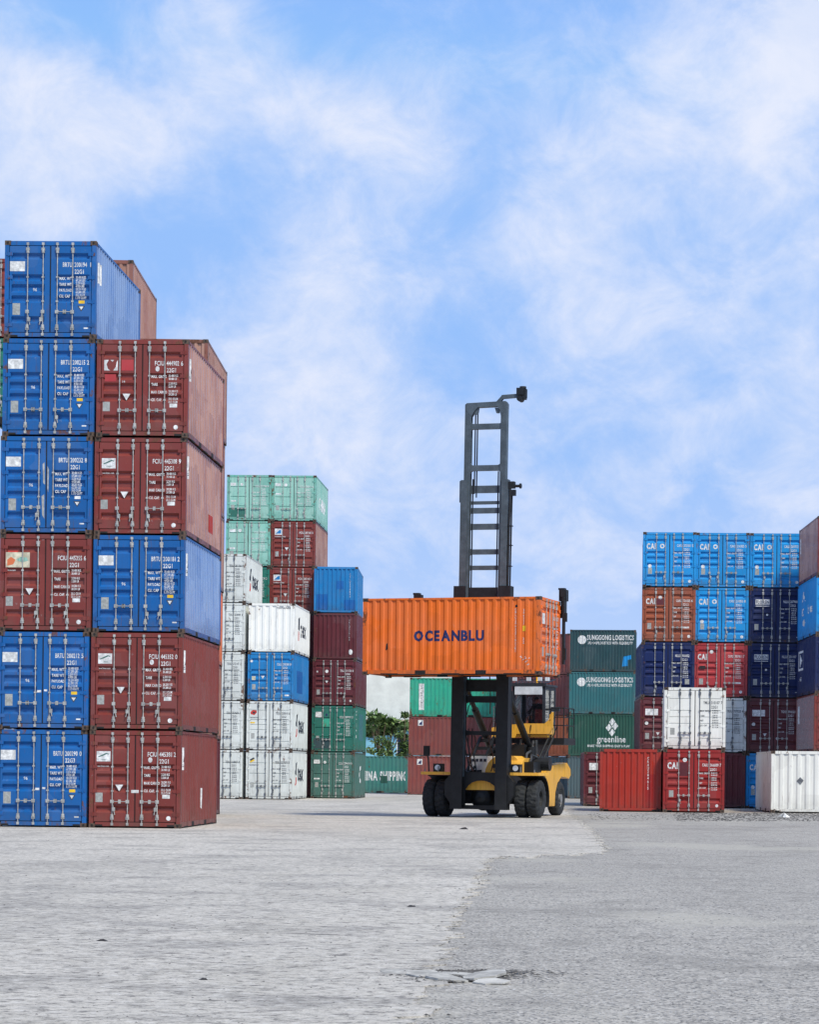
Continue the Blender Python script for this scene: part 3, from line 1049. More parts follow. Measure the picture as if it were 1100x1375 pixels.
# ---- side-on containers
def side_on(px, py, anchor, k, scale, color, label, turn=0.0, face='left', lscale=1.0, **kw):
    "a container lying lengthwise across the view; (px, py) shows its near lower corner at the anchor end (-1 left, +1 right)"
    Y = F / scale
    x, z = at(px, py, Y)
    rz = R(90) + turn
    c, s = math.cos(turn), math.sin(turn)
    # local anchor corner: along = anchor*HL (to the right), near = -HW
    ax, ay = anchor * HL * lscale, -HW
    cx = x - (ax * c - ay * s)
    cy = Y - (ax * s + ay * c)
    return container((cx, cy, k * HGT if k is not None else z), rz, color, label, lscale=lscale, **kw)

t, _ = side_on(547, 1066, 1, 0, 19.2, 'seagreen', 'weathered green container standing lengthwise on the ground with big white shipping lettering', doors=None)
MB().text('CHINA SHIPPING', 'left', 2.98, 0.92, 0.85, 0.66, 'r', 0.045, width=3.45, gap=0.10).build('lettering', M['letter'], t)
MB().rect('left', 1.15, 1.62, 0.70, 1.22, 0, 0.006).build('paint_patch', M['darkgreen'], t)
for k, colr, lab in ((0, 'fadedmaroon', 'maroon container lengthwise on the ground behind the lift truck wheels'),
                     (1, 'fadedmaroon', 'rust streaked maroon container lengthwise, below the mint green one'),
                     (2, 'mint', 'mint green container lengthwise behind the mast, just under the lifted orange one')):
    t, _ = side_on(547.4 + k * 0.8, 1066, -1, k, 20.2, colr, lab, doors=None)
    if k < 2:
        MB().rect('left', -2.42, -2.07, 2.0, 2.38).build('label', M['letter'], t)
        MB().poly('left', [(-2.36, 2.06), (-2.14, 2.06), (-2.14, 2.3), (-2.3, 2.2)], 0, 0.0055).build('emblem', M['navyink'], t)
    else:
        MB().rect('left', -2.42, -2.08, 0.45, 2.2).build('label', M['letter'], t)
        MB().text('CHINALINES', 'left', -2.25, 2.15, 0.17, 0.9, 'l', 0.01, 0.0055, vertical=True).build('lettering', M['ink'], t)
for k, colr, lab in ((0, 'slate', 'grey weathered container on the ground behind the yellow rear of the lift truck'),
                     (1, 'sideorange', 'orange brown container second from ground behind the cab walkway'),
                     (2, 'fadedmaroon', 'maroon container directly behind the driver cab roof'),
                     (3, 'fadedmaroon', 'maroon container on top, just right of the lifted orange one')):
    side_on(762.5, 1068, 1, k, 21.25, colr, lab, doors=None, turn=R(-40))
for k, colr, lab in ((0, 'slate', 'grey green container with white disc on the ground left of the small maroon one'),
                     (1, 'darkgreen', 'dark green container with white four-diamond emblem'),
                     (2, 'teal', 'teal container with white round emblem, middle of the lengthwise green stack'),
                     (3, 'darkteal', 'dark teal container on top of the lengthwise green stack, small blue patch')):
    t, _ = side_on(764.2 + k * 0.4 - 2, 1070, -1, k, 21.85, colr, lab, doors=None, turn=R(-4), lscale=0.668)
    S = 1 / 0.668
    if k >= 2:
        m = MB()
        m.disc('left', -1.92, 1.97, 0.27 * S, 0, 0.005, 20, 0.27)
        m.text('SUNGGONG LOGISTICS', 'left', -1.46, 1.97, 0.42, 1, 'l', 0.035, width=4.3, gap=0.09)
        m.text('3PL+1=3PLOGISTICS WITH FLEXIBILITY', 'left', -1.40, 1.70, 0.23, 1, 'l', 0.03, width=4.15)
        m.build('logo_lettering', M['letter'], t)
        if k == 3:
            MB().poly('left', [(1.78, 0.35), (2.3, 0.38), (2.28, 0.75), (2.62, 0.8), (2.6, 1.05), (1.9, 0.95)], 0, 0.005).build('paint_patch', M['lightblue'], t)
    elif k == 1:
        m = MB()
        cxx, cz = 0.98, 1.66
        for du, dv in ((0.0, 0.47), (-0.36 * S * 0.72, 0.12), (0.36 * S * 0.72 * 0.9, 0.20), (0.0, -0.18)):
            a = 0.19 * S
            m.poly('left', [(cxx + du * 0.8 - a, cz + dv - 0.02), (cxx + du * 0.8 - 0.02, cz + dv - 0.24), (cxx + du * 0.8 + a, cz + dv + 0.02), (cxx + du * 0.8 + 0.02, cz + dv + 0.24)], 0, 0.005)
        m.text('greenline', 'left', 0.92, 0.88, 0.56, 1, 'c', 0.015, width=2.65)
        m.text('MAKE YOUR SHIPPING EASY & PLAY', 'left', 0.68, 0.58, 0.20, 1, 'c', 0.03, width=3.9)
        m.build('logo_lettering', M['letter'], t)
    else:
        MB().disc('left', -0.30, 1.90, 0.20 * S, 0, 0.005, 16, 0.25).build('sticker', M['letter'], t)

# ---- right tower
RW = 1.03
R1 = Col(864.2, 713, -1, 4, 28.5, -0.050, RW)
R2 = Col(935.2, 715, -1, 4, 28.5, -0.050, RW)
R3 = Col(1008.0, 716, -1, 4, 28.5, -0.050, RW)
def cai(ds, disc=None, mat='letter'):
    m = MB()
    m.text('CAI', 'door', -1.05, 1.80, 0.36, 1, 'l', 0.045, width=0.41, gap=0.07)
    m.build('logo_lettering', M[mat], ds[0])
for col, lab, num in ((R1, 'light blue container topmost left of the right tower, edge against the sky', '207051'),
                      (R2, 'light blue container topmost middle of the right tower', '216305'),
                      (R3, 'light blue container topmost right of the right tower, above a navy one', '209772')):
    t, ds = col.tier(4, 'lightblue', lab)
    cai(ds)
    gen_marks(ds, 'letter', 'CAIU', num, '5', plate=True)
    m = MB()
    m.disc('door', -0.34, 1.93, 0.11)
    m.build('sticker', M['letter'], ds[0])
    MB().disc('door', -0.34, 1.93, 0.055, 0, 0.0045).build('sticker_print', M['lightblue'], ds[0])
    mark_disc(ds[0], -0.90, 0.99, 0.085)
    mark_disc(ds[1], 0.92, 0.28, 0.07)
t, ds = R1.tier(3, 'brown', 'rusty brown container directly below the left light blue one')
cai(ds)
gen_marks(ds, 'letter', 'CAXU', '736055', '6')
MB().rect('door', -0.57, -0.24, 1.76, 2.06).build('paint_patch', M['deepmaroon'], ds[0])
mark_disc(ds[0], -0.40, 2.10, 0.085)
mark_disc(ds[1], 0.92, 0.28, 0.07)
mark_label(ds[1], 0.66, 0.93, 0.66, 0.74)
t, ds = R2.tier(3, 'lightblue', 'light blue container surrounded on three sides by brown, red and navy ones')
cai(ds)
gen_marks(ds, 'letter', 'CAIU', '218850', '8')
mark_disc(ds[0], -0.34, 1.93, 0.11)
MB().disc('door', -0.34, 1.93, 0.055, 0, 0.0045).build('sticker_print', M['lightblue'], ds[0])
mark_disc(ds[0], -0.90, 0.99, 0.085)
mark_disc(ds[1], 0.92, 0.28, 0.07)
for k, lab, num in ((3, 'navy container with boxed white logo directly below the right light blue one', '207900'),
                    (2, 'navy container with boxed white logo directly above a dark maroon one', '231107')):
    t, ds = R3.tier(k, 'navy', lab)
    gen_marks(ds, 'letter', 'NLLU', num, '5')
    m = MB()
    m.rect('door', -0.94, -0.30, 1.82, 2.06)
    m.text('KOWEE', 'door', -0.62, 1.72, 0.10, 1.1, 'c', 0.008) if False else m.rect('door', -0.93, -0.31, 1.73, 1.76)
    m.build('logo_plate', M['letter'], ds[0])
    MB().text('FLOREN', 'door', -0.62, 1.86, 0.22, 0.72, 'c', 0.02, 0.0045).build('logo_lettering', M['navy'], ds[0])
    mark_disc(ds[0], -0.40, 1.34, 0.05)
    mark_label(ds[1], 0.93, 1.05, 0.27, 0.30)
t, ds = R1.tier(2, 'navy', 'dark blue container with no logo on its left door, below the rusty brown one', turn=0.045)
gen_marks(ds, 'letter', 'NLLU', '900852', '', plate=False)
mark_label(ds[1], 0.78, 0.98, 0.62, 0.86, 'plate')
t, ds = R2.tier(2, 'rose', 'faded red container with dark smudge, between two navy ones')
cai(ds)
gen_marks(ds, 'letter', 'CAXU', '307811', '7')
mark_disc(ds[0], -0.42, 2.16, 0.085)
mark_disc(ds[1], 0.92, 0.28, 0.07)
mark_label(ds[1], 0.66, 0.93, 0.66, 0.74)
MB().rect('door', -0.97, -0.70, 1.36, 1.50).build('smudge', M['gasket'], ds[0])
for col, lab, cd in ((R1, 'dark maroon container with white label, left of the white container pair', 'TGHU'), (R3, 'dark maroon container with white label, right of the white container pair', 'TGHU')):
    t, ds = col.tier(1, 'deepmaroon', lab, turn=0.045 if col is R1 else 0)
    gen_marks(ds, 'letter', cd, '394501', '1')
    mark_label(ds[0], -0.98, -0.40, 1.74, 2.04)
    mark_disc(ds[0], -0.92, 1.36, 0.08)
    mark_tri(ds[0], -0.40, 0.88, 0.09)
    mark_disc(ds[1], 0.16, 0.86 if col is R1 else 0.70, 0.06)
t, ds = R2.tier(1, 'white', 'white container half hidden behind the front white one', doors='thin', bars='zincdark')
gen_marks(ds, 'ink', 'TRIU', '707020', '4')
t, ds = R2.tier(0, 'deepmaroon', 'dark maroon container with ribbed end, on the ground right of the red doors', face='end')
MB().text('TRIU550147', 'end', -0.05, 2.30, 0.15, 0.8, 'l', 0.01, vertical=True).build('lettering', M['letter'], t)
t, ds = R3.tier(0, 'lightblue', 'light blue container on the ground glimpsed left of the front white one')
cai(ds)
gen_marks(ds, 'letter', 'CAIU', '219980', '3')
mark_disc(ds[0], -0.90, 0.99, 0.085)
R0 = Col(784.3, 1006, -1, 0, 28.0, 0.0, 1.0)
t, ds = R0.tier(0, 'deepmaroon', 'maroon container with white label standing alone behind the bright red one')
gen_marks(ds, 'letter', 'TGHU', '391120', '8')
mark_label(ds[0], -0.96, -0.55, 1.72, 2.06)

# far right column
Sc = Col(1098.5, 692, -1, 4, 30.6, 0.012, 1.0)
t, ds = Sc.tier(4, 'maroon', 'faded maroon container at the top right edge of the picture', sides='maroonfadeglare')
MB().rect('left', -2.95, -2.55, 1.45, 2.15).build('label', M['letter'], t)
t, ds = Sc.tier(3, 'lightblue', 'light blue container with white emblem on its long side at the right edge')
m = MB()
m.poly('left', [(-1.6, 1.7), (-1.2, 2.2), (-0.6, 1.7), (-1.1, 1.9)])
m.text('blue', 'left', 0.3, 1.10, 0.55, 1.5, 'l', 0.02)
m.text('87', 'left', -1.6, 1.1, 0.45, 1.3, 'l', 0.03)
m.disc('left', -1.0, 0.75, 0.35, 0, 0.004, 10, 0.16)
m.build('logo_lettering', M['letter'], t)
t, ds = Sc.tier(2, 'navy', 'navy container with white square emblem on its long side at the right edge')
m = MB()
m.poly('left', [(-2.6, 1.2), (-1.0, 1.2), (-1.0, 2.1), (-2.6, 2.1)])
m.build('emblem', M['letter'], t)
MB().poly('left', [(-2.4, 1.3), (-1.2, 1.3), (-1.2, 2.0), (-2.4, 2.0)], 0, 0.005).build('emblem', M['navy'], t)
m = MB()
m.poly('left', [(-2.1, 1.35), (-1.4, 1.65), (-2.1, 1.95)], 0, 0.006)
m.text('LINES', 'left', -2.5, 0.72, 0.24, 1.6, 'l', 0.02)
m.build('emblem', M['letter'], t)
t, ds = Sc.tier(1, 'maroon', 'brown red container at the right edge behind the white one')
MB().rect('left', -2.4, -2.0, 1.35, 2.15).build('label', M['letter'], t)

# front right row
F1 = Col(806.0, 1003, -1, 0, 32.3, -0.036, 1.045)
t, ds = F1.tier(0, 'brightred', 'bright red container on the ground with ribbed blank end', face='end', jit=False)
MB().rect('end', 0.60, 0.98, 0.16, 1.55, 0, 0.004).build('paint_patch', M['red'], t)
MB().text('CRXU284615', 'end', 0.70, 2.30, 0.15, 0.8, 'l', 0.01, 0.006, vertical=True).build('lettering', M['letter'], t)
F2 = Col(890.7, 1005, -1, 0, 32.5, -0.040, 1.04)
t, ds = F2.tier(0, 'red', 'red container with doors towards us, on the ground under the white one')
cai(ds)
gen_marks(ds, 'letter', 'CAXU', '366809', '7')
MB().rect('door', -0.57, -0.24, 1.50, 2.06).build('paint_patch', M['deepmaroon'], ds[0])
mark_disc(ds[0], -0.36, 2.16, 0.085)
mark_disc(ds[1], 0.92, 0.28, 0.06)
F3 = Col(892.8, 921.7, -1, 1, 32.3, -0.052, 1.045)
t, ds = F3.tier(1, 'cleanwhite', 'white container with rusty frame edges standing on the red door container', doors='thin', bars='zincdark')
gen_marks(ds, 'ink', 'YMLU', '310107', '7')
F4 = Col(1036.5, 1007, -1, 0, 31.9, 0.004, 1.0)
t, ds = F4.tier(0, 'cleanwhite', 'white ribbed container with diamond hazard label on the ground at the right edge', face='end', ends='wide')
MBw = MB()
MBw.wide_end = True
MBw.poly('end', [(-0.02 - 0.13, 1.33), (0.0, 1.50), (0.15, 1.36), (0.01, 1.17)], 0, 0.006).build('hazard_label', M['zincdark'], t)

# lifted orange container
TH = R(16.5)
YO = F / 40.6
t, ds = side_on(725.5, 905.5, 1, None, 40.6, 'orange', 'orange container held up high by the lift truck', turn=-TH, lscale=1.035, group=None)
ORANGE = t
MB().text('OCEANBLU', 'left', -0.07, 1.15, 0.46, 1.0, 'c', 0.052, 0.004, width=2.38, gap=0.11).build('logo_lettering', M['navyink'], t)
MB().text('OBLU2062271022G1', 'left', 2.18, 2.22, 0.10, 0.85, 'l', 0.008, vertical=True).build('lettering', M['letter'], t)
MB().text('206227', 'left', 2.45, 2.20, 0.10, 0.8, 'l', 0.008, vertical=True).text('22', 'left', 2.45, 1.25, 0.12, 0.8, 'l', 0.01, vertical=True).build('lettering', M['letter'], t)
MB().rect('left', 2.42, 2.53, 1.44, 1.62, 0, 0.006).build('label', M['yellowink'], t)
MB().poly('left', [(-2.24, 0.83), (-2.16, 0.87), (-2.18, 1.08), (-2.22, 1.04)], 0, 0.006).poly('left', [(2.16, 2.24), (2.26, 2.24), (2.24, 2.32), (2.17, 2.31)], 0, 0.006).build('scrape', M['gasket'], t)
m = MB()
for i in range(14):
    a = random.uniform(2.3, 2.65)
    b = random.uniform(0.28, 0.6)
    m.poly('left', [(a, b), (a + 0.06, b + 0.01), (a + 0.05, b + 0.04)], 0, 0.006)
m.build('scrape', M['letter'], t)
mark_id(ds[1], 'OBLU', '206227', '1')
mark_data(ds[1], 'other')
mark_label(ds[0], -1.02, -0.70, 1.70, 2.05)
mark_label(ds[0], -1.0, -0.82, 0.62, 0.93, 'plate')

# ------------------------------------------------------------------ ground
def ground_material(name, a, b, dark, kind):
    m, t, p = new_mat(name)
    tc = N(t, 'ShaderNodeTexCoord')
    co = tc.outputs['Object']
    c = mix_col(t, map_range(t, tnoise(t, co, 0.16, 5, 0.6, (1, 0.35, 1)), 0.35, 0.68), a, b)
    if kind == 'concrete':
        broad = tnoise(t, co, 0.75, 10, 0.78, (0.55, 0.8, 1))
        c = mix_col(t, map_range(t, broad, 0.49, 0.60, 0, 0.65), c, dark)
        c = mix_col(t, map_range(t, tnoise(t, co, 0.22, 8, 0.7, (1.0, 0.45, 1)), 0.50, 0.62, 0, 0.5), c, tuple(x * 1.05 for x in dark))
        c = mix_col(t, map_range(t, tnoise(t, co, 0.35, 6, 0.7, (1.0, 0.5, 1), 1.0), 0.545, 0.60, 0, 0.35), c, (0.46, 0.43, 0.37))
        st = tnoise(t, co, 8.0, 7, 0.8, (0.85, 1.0, 1))
        c = mix_col(t, map_range(t, st, 0.515, 0.59, 0, 0.85), c, tuple(x * 0.6 for x in dark))
        c = mix_col(t, map_range(t, st, 0.47, 0.40, 0, 0.6), c, (0.68, 0.66, 0.62))
        c = mix_col(t, map_range(t, tnoise(t, co, 3.0, 9, 0.8, (0.4, 1.2, 1), 0.6), 0.58, 0.63, 0, 0.8), c, tuple(x * 0.4 for x in dark))
        c = mix_col(t, map_range(t, tnoise(t, co, 34, 4, 0.8, (0.45, 1, 1)), 0.53, 0.62, 0, 0.75), c, tuple(x * 0.45 for x in dark))
        h1 = tnoise(t, co, 5.0, 8, 0.78, (0.4, 1.1, 1))
        h2 = st
        dist = 0.045
    else:
        vo = N(t, 'ShaderNodeTexVoronoi')
        vo.inputs['Scale'].default_value = 42
        L(t, co, vo.inputs['Vector'])
        sep = N(t, 'ShaderNodeSeparateColor')
        L(t, vo.outputs['Color'], sep.inputs[0])
        c = mix_col(t, map_range(t, sep.outputs[0], 0.50, 0.9, 0, 0.65), c, (0.55, 0.53, 0.49))
        c = mix_col(t, map_range(t, sep.outputs[1], 0.62, 0.9, 0, 0.8), c, (0.09, 0.09, 0.09))
        c = mix_col(t, map_range(t, tnoise(t, co, 0.5, 8, 0.75, (0.8, 0.6, 1)), 0.50, 0.62, 0, 0.55), c, dark)
        c = mix_col(t, map_range(t, tnoise(t, co, 5.0, 8, 0.8, (0.6, 1.0, 1)), 0.53, 0.62, 0, 0.6), c, tuple(x * 0.6 for x in dark))
        c = mix_col(t, map_range(t, tnoise(t, co, 0.23, 5, 0.6, (0.7, 0.5, 1)), 0.53, 0.62, 0, 0.55), c, (0.42, 0.40, 0.345))
        h1 = vo.outputs['Distance']
        h2 = tnoise(t, co, 9, 8, 0.7)
        dist = 0.006
    L(t, c, p.inputs['Base Color'])
    p.inputs['Roughness'].default_value = 0.85
    b1 = N(t, 'ShaderNodeBump')
    b1.inputs['Strength'].default_value = 0.7
    b1.inputs['Distance'].default_value = dist
    L(t, h1, b1.inputs['Height'])
    b2 = N(t, 'ShaderNodeBump')
    b2.inputs['Strength'].default_value = 0.5
    b2.inputs['Distance'].default_value = 0.008
    L(t, h2, b2.inputs['Height'])
    L(t, b1.outputs[0], b2.inputs['Normal'])
    L(t, b2.outputs[0], p.inputs['Normal'])
    return m
m_conc = ground_material('worn_concrete', (0.53, 0.50, 0.445), (0.60, 0.565, 0.505), (0.27, 0.255, 0.235), 'concrete')
m_asph = ground_material('worn_asphalt', (0.32, 0.30, 0.268), (0.385, 0.362, 0.322), (0.20, 0.188, 0.17), 'asphalt')

g = MB()
g.add([(-900, -60, -0.012), (900, -60, -0.012), (900, 1600, -0.012), (-900, 1600, -0.012)], [(0, 1, 2, 3)])
tag(g.build('ground', m_asph), kind='structure')
bd = [(545, 1420), (556, 1375), (572, 1330), (590, 1290), (600, 1262), (612, 1232), (628, 1205), (641, 1185), (650, 1165), (652, 1153), (675, 1149), (705, 1151), (735, 1147), (765, 1148), (790, 1145), (803, 1146), (812, 1142),
      (808, 1134), (796, 1118), (780, 1104), (764, 1093), (757, 1086), (745, 1079), (735, 1071)]
edge = [ground(*p) for p in bd]
fine_edge = []
for (x0, y0), (x1, y1) in zip(edge, edge[1:]):
    n = max(2, int(math.hypot(x1 - x0, y1 - y0) / 0.12))
    n = min(n, 90)
    for i in range(n):
        f = i / n
        j = 0.10 * math.sin(i * 1.7) * random.random() + random.gauss(0, 0.06) + 0.07 * math.sin(i * 0.37 + x0)
        fine_edge.append((x0 + (x1 - x0) * f + j, y0 + (y1 - y0) * f + random.gauss(0, 0.03)))
fine_edge.append(edge[-1])
poly = [(-260, -60)] + [(fine_edge[0][0] - 0.8, -60)] + fine_edge + [(edge[-1][0], 400), (-260, 400)]
import mathutils.geometry as mg
s = MB()
tess = mg.tessellate_polygon([[Vector((x, y, 0)) for x, y in poly]])
s.add([(x, y, 0.0) for x, y in poly], [tuple(f) for f in tess])
nb = len(poly)
s.add([(x, y, 0.0) for x, y in poly] + [(x, y, -0.03) for x, y in poly], [(i, (i + 1) % nb, nb + (i + 1) % nb, nb + i) for i in range(nb)])
slab = s.build('pavement', m_conc)
tag(slab, kind='structure')
me = slab.data
bm = bmesh.new()
bm.from_mesh(me)
for f in bm.faces:
    if abs(f.normal.z) > 0.5 and f.normal.z < 0:
        f.normal_flip()
bm.to_mesh(me)
bm.free()

# loose chippings on the asphalt side: nobody could count them
m_stone = plain('loose_chippings', (150, 150, 150), 0.9, 0, 0.7, 3.0)
st = MB()
def stone(mb, x, y, z, r):
    vs = [(x + r * random.uniform(0.7, 1.2), y, z), (x - r * random.uniform(0.7, 1.2), y, z), (x, y + r * random.uniform(0.7, 1.1), z), (x, y - r * random.uniform(0.7, 1.1), z),
          (x + random.uniform(-.3, .3) * r, y + random.uniform(-.3, .3) * r, z + r * random.uniform(0.15, 0.5))]
    mb.add(vs, [(0, 2, 4), (2, 1, 4), (1, 3, 4), (3, 0, 4)])
for i in range(9000):
    px = random.uniform(560, 1140)
    py = 1095 + 300 * random.random() ** 0.75
    lim = 560 + max(0, (1375 - py)) * 0.42
    x, y = ground(px, py)
    if px < lim:
        continue
    stone(st, x, y, -0.012, random.choice((0.006, 0.008, 0.010, 0.016)) * (y / 22) ** 0.5)
tag(st.build('gravel', m_stone), 'loose grey stone chippings scattered over the rough asphalt', 'gravel', kind='stuff')
m_dirt = plain('dark_debris', (88, 86, 84), 0.9, 0, 0.5, 5.0)
st = MB()
for i in range(1500):
    px, py = random.uniform(-20, 700), 1115 + 290 * random.random()
    lim = 560 + max(0, (1375 - py)) * 0.42
    if px > lim:
        continue
    x, y = ground(px, py)
    stone(st, x, y, 0.0, random.choice((0.004, 0.005, 0.007, 0.009, 0.016)) * (y / 25) ** 0.5)
tag(st.build('grit', m_dirt), 'dark grit sprinkled over the pale concrete', 'grit', kind='stuff')

# broken patch of concrete
M['pale_shard'] = plain('pale_broken_concrete', (188, 186, 180), 0.85, 0, 0.2, 7, bump=0.01)
m_frag = plain('broken_concrete', (176, 174, 168), 0.85, 0, 0.35, 7, bump=0.012)
def fragment(px, py, w_, d_, h_, rz, tx, ty, label, grp='broken concrete shards in the cracked patch', mat=m_frag):
    x, y = ground(px, py)
    n = random.randint(6, 9)
    pts = [(w_ / 2 * math.cos(2 * math.pi * i / n + 0.3) * random.uniform(0.6, 1.15), d_ / 2 * math.sin(2 * math.pi * i / n + 0.3) * random.uniform(0.6, 1.15)) for i in range(n)]
    m = MB().prism(pts, 0, h_ * 0.55, 'z')
    o = m.build('concrete_fragment', mat)
    o.location = (x, y, 0.0)
    o.rotation_euler = (tx, ty, rz)
    tag(o, label, 'rubble', grp)
for a in ((598, 1313, 0.30, 0.80, 0.030, 0.4, R(1.5), R(2), 'wide pale slab shard in the left half of the cracked patch'),
          (648, 1311, 0.34, 0.85, 0.035, -0.3, R(1.0), R(-4), 'pale slab shard tilted up in the right half of the cracked patch'),
          (660, 1318, 0.28, 0.34, 0.020, 0.2, R(4), R(-4), 'brightest white shard at the front right of the cracked patch', 'broken concrete shards in the cracked patch', M['pale_shard']),
          (622, 1308, 0.26, 0.8, 0.015, 1.1, R(0.5), R(1), 'flat greyish shard at the back of the cracked patch'),
          (572, 1308, 0.36, 0.7, 0.020, 0.1, R(1), R(2), 'lifted flake of concrete at the left end of the cracked patch'),
          (535, 1305, 0.30, 0.5, 0.012, 0.5, R(1), R(-1.5), 'small lifted flake farthest left of the cracked patch')):
    fragment(*a)
# the shallow hole they lie in, with crumbled edge
hole = MB()
for i in range(900):
    px = random.gauss(628, 46)
    py = 1303 + random.random() ** 2.2 * 15 + random.uniform(-1, 1)
    x, y = ground(px, py)
    stone(hole, x, y, 0.0, random.choice((0.008, 0.012, 0.018, 0.03)))
for k_ in range(1100):
    x, y = random.choice(fine_edge)
    if 12 < y < 90:
        stone(hole, x + random.gauss(0.05, 0.10), y + random.gauss(0, 0.1), random.choice((0.0, -0.012)), random.choice((0.006, 0.008, 0.012, 0.022)))
tag(hole.build('rubble', m_dirt), 'crumbled rubble along the broken edge between concrete and asphalt', 'rubble', kind='stuff')
for (px, py, sz, lab) in ((137, 1263, 0.055, 'small dark stone lying alone on the pale concrete at left'), (554, 1217, 0.07, 'dark flat stone on the concrete, left of the asphalt edge'),
                          (274, 1315, 0.04, 'dark chip of stone on the concrete near the lower left'), (623, 1113, 0.16, 'dark flat scrap on the concrete just before the lift truck')):
    x, y = ground(px, py)
    m = MB()
    ring = [(sz * math.cos(a) * random.uniform(.5, 1.2), sz * 0.8 * math.sin(a) * random.uniform(.6, 1.2), 0) for a in (0.2, 1.2, 2.2, 3.4, 4.4, 5.5)]
    m.add(ring + [(p[0] * 0.5, p[1] * 0.5, sz * random.uniform(0.15, 0.4)) for p in ring], [(i, (i + 1) % 6, 6 + (i + 1) % 6, 6 + i) for i in range(6)] + [tuple(range(6, 12))])
    o = m.build('stone', M['gasket'])
    o.location = (x, y, 0)
    tag(o, lab, 'stone', 'small dark stones on the concrete')
x, y = ground(1052, 1097)
m = MB()
for i in range(7):
    a = i * 0.9
    m.add([(0.12 * math.cos(a), 0.1 * math.sin(a), 0), (0.28 * math.cos(a + .6), 0.2 * math.sin(a + .6), 0), (0.05, 0.02, random.uniform(0.08, 0.2))], [(0, 1, 2)])
o = m.build('plastic_bag', M['letter'])
o.location = (x, y, 0)
tag(o, 'crumpled white plastic bag on the ground before the right white container', 'bag')
# dirt strip in front of the right row
dm = MB()
for i in range(1500):
    px = random.uniform(905, 1110)
    py = 1091 + random.random() ** 1.4 * 11
    x, y = ground(px, py)
    stone(dm, x, y, -0.012, random.uniform(0.02, 0.07))
for i in range(700):
    px = random.uniform(790, 1110)
    py = random.uniform(1091, 1100)
    x, y = ground(px, py)
    stone(dm, x, y, -0.012, random.uniform(0.015, 0.05))
tag(dm.build('dirt', m_dirt), 'loose dark dirt and litter in front of the right hand containers', 'dirt', kind='stuff')

# ------------------------------------------------------------------ building, house and trees behind
m_wall = plain('weathered_render', (216, 220, 214), 0.85, 0, 0.14, 0.5, bump=0.05)
YH = 192.0
xl, _ = at(440, 1000, YH)
xr, _ = at(600, 1000, YH)
zt = at(500, 880, YH)[1]
b = empty('concrete_building', ((xl + xr) / 2, YH, 0), 0, 'tall blank grey concrete wall of a building behind the trees', 'building')
hw = (xr - xl) / 2
MB().box(-hw, hw, 0, 12, 0, zt).build('wall', m_wall, b)
MB().box(-hw - 0.15, hw + 0.15, -0.15, 12.15, zt + 0.002, zt + 0.3).build('roof', m_wall, b)
YS = 180.0
xl, _ = at(430, 1000, YS)
xr, _ = at(585, 1000, YS)
z1 = at(520, 979, YS)[1]
z2 = at(520, 966, YS)[1]
h = empty('house', ((xl + xr) / 2, YS, 0), 0, 'low pale blue house with pinkish roof edge glimpsed between trees', 'house')
hw = (xr - xl) / 2
hm = MB().box(-hw, hw, 0, 8, 0, z1).build('wall', plain('blue_render', (128, 190, 214), 0.8, 0, 0.2, 0.6), h)
MB().box(-hw - 0.4, hw + 0.4, -0.6, 8.6, z1 + 0.002, z2).build('roof', plain('pink_fascia', (206, 186, 170), 0.8, 0, 0.2, 1.0), h)
xd0 = at(534, 1000, YS)[0] - (xl + xr) / 2
MB().box(xd0, xd0 + 0.9, -0.02, 0.1, 0, z1 - 0.5).build('door', M['navy'], h)
MB().box(xd0 - 0.09, xd0 - 0.002, -0.05, 0.1, 0, z1 - 0.45).box(xd0 + 0.902, xd0 + 0.99, -0.05, 0.1, 0, z1 - 0.45).build('door_frame', M['white'], h)

def leaf_material(name, a, b_):
    m, t, p = new_mat(name)
    g = N(t, 'ShaderNodeNewGeometry')
    c = mix_col(t, g.outputs['Random Per Island'], a, b_)
    L(t, c, p.inputs['Base Color'])
    p.inputs['Roughness'].default_value = 0.55
    return m
m_leaf = leaf_material('leaf', (0.06, 0.11, 0.03), (0.17, 0.26, 0.08))
m_leaf2 = leaf_material('leaf_dark', (0.035, 0.07, 0.02), (0.11, 0.18, 0.05))
m_bark = plain('bark', (92, 78, 62), 0.9, 0, 0.4, 8)
def tree(px, py_base, Y, clumps, label, mat, leaf=0.22, nleaf=120):
    x, _ = at(px, py_base, Y)
    t = empty('tree', (x, Y, 0), 0, label, 'tree', 'trees behind the green lettered container')
    tr = MB()
    cr = MB()
    top = max(c[1] for c in clumps)
    tr.tube((0, 0, 0), (0.1, 0, top * 0.55), 0.13, 8, 0, 0.09)
    for cx_, cz_, r in clumps:
        tr.tube((0.1, 0, top * 0.45), (cx_, 0, cz_), 0.07, 6, 0, 0.02)
        cy_ = random.uniform(-0.6, 0.6)
        for i in range(nleaf):
            a, u = random.uniform(0, 6.283), random.uniform(-1, 1)
            rr = r * random.random() ** 0.45
            q = Vector((cx_ + rr * math.cos(a) * math.sqrt(1 - u * u), cy_ + rr * math.sin(a) * math.sqrt(1 - u * u), cz_ + rr * u * 0.7))
            d1 = Vector((random.gauss(0, 1), random.gauss(0, 1), random.gauss(0, 0.7))).normalized() * leaf * random.uniform(0.6, 1.2)
            d2 = d1.cross(Vector((random.gauss(0, 1), random.gauss(0, 1), 1))).normalized() * leaf * 0.34
            cr.add([tuple(q - d1), tuple(q + d2), tuple(q + d1), tuple(q - d2)], [(0, 1, 2, 3)])
    tr.build('trunk', m_bark, t)
    cr.build('crown', mat, t)
def pc(px, py, Y, x0):
    X, Z = at(px, py, Y)
    return X - x0, Z
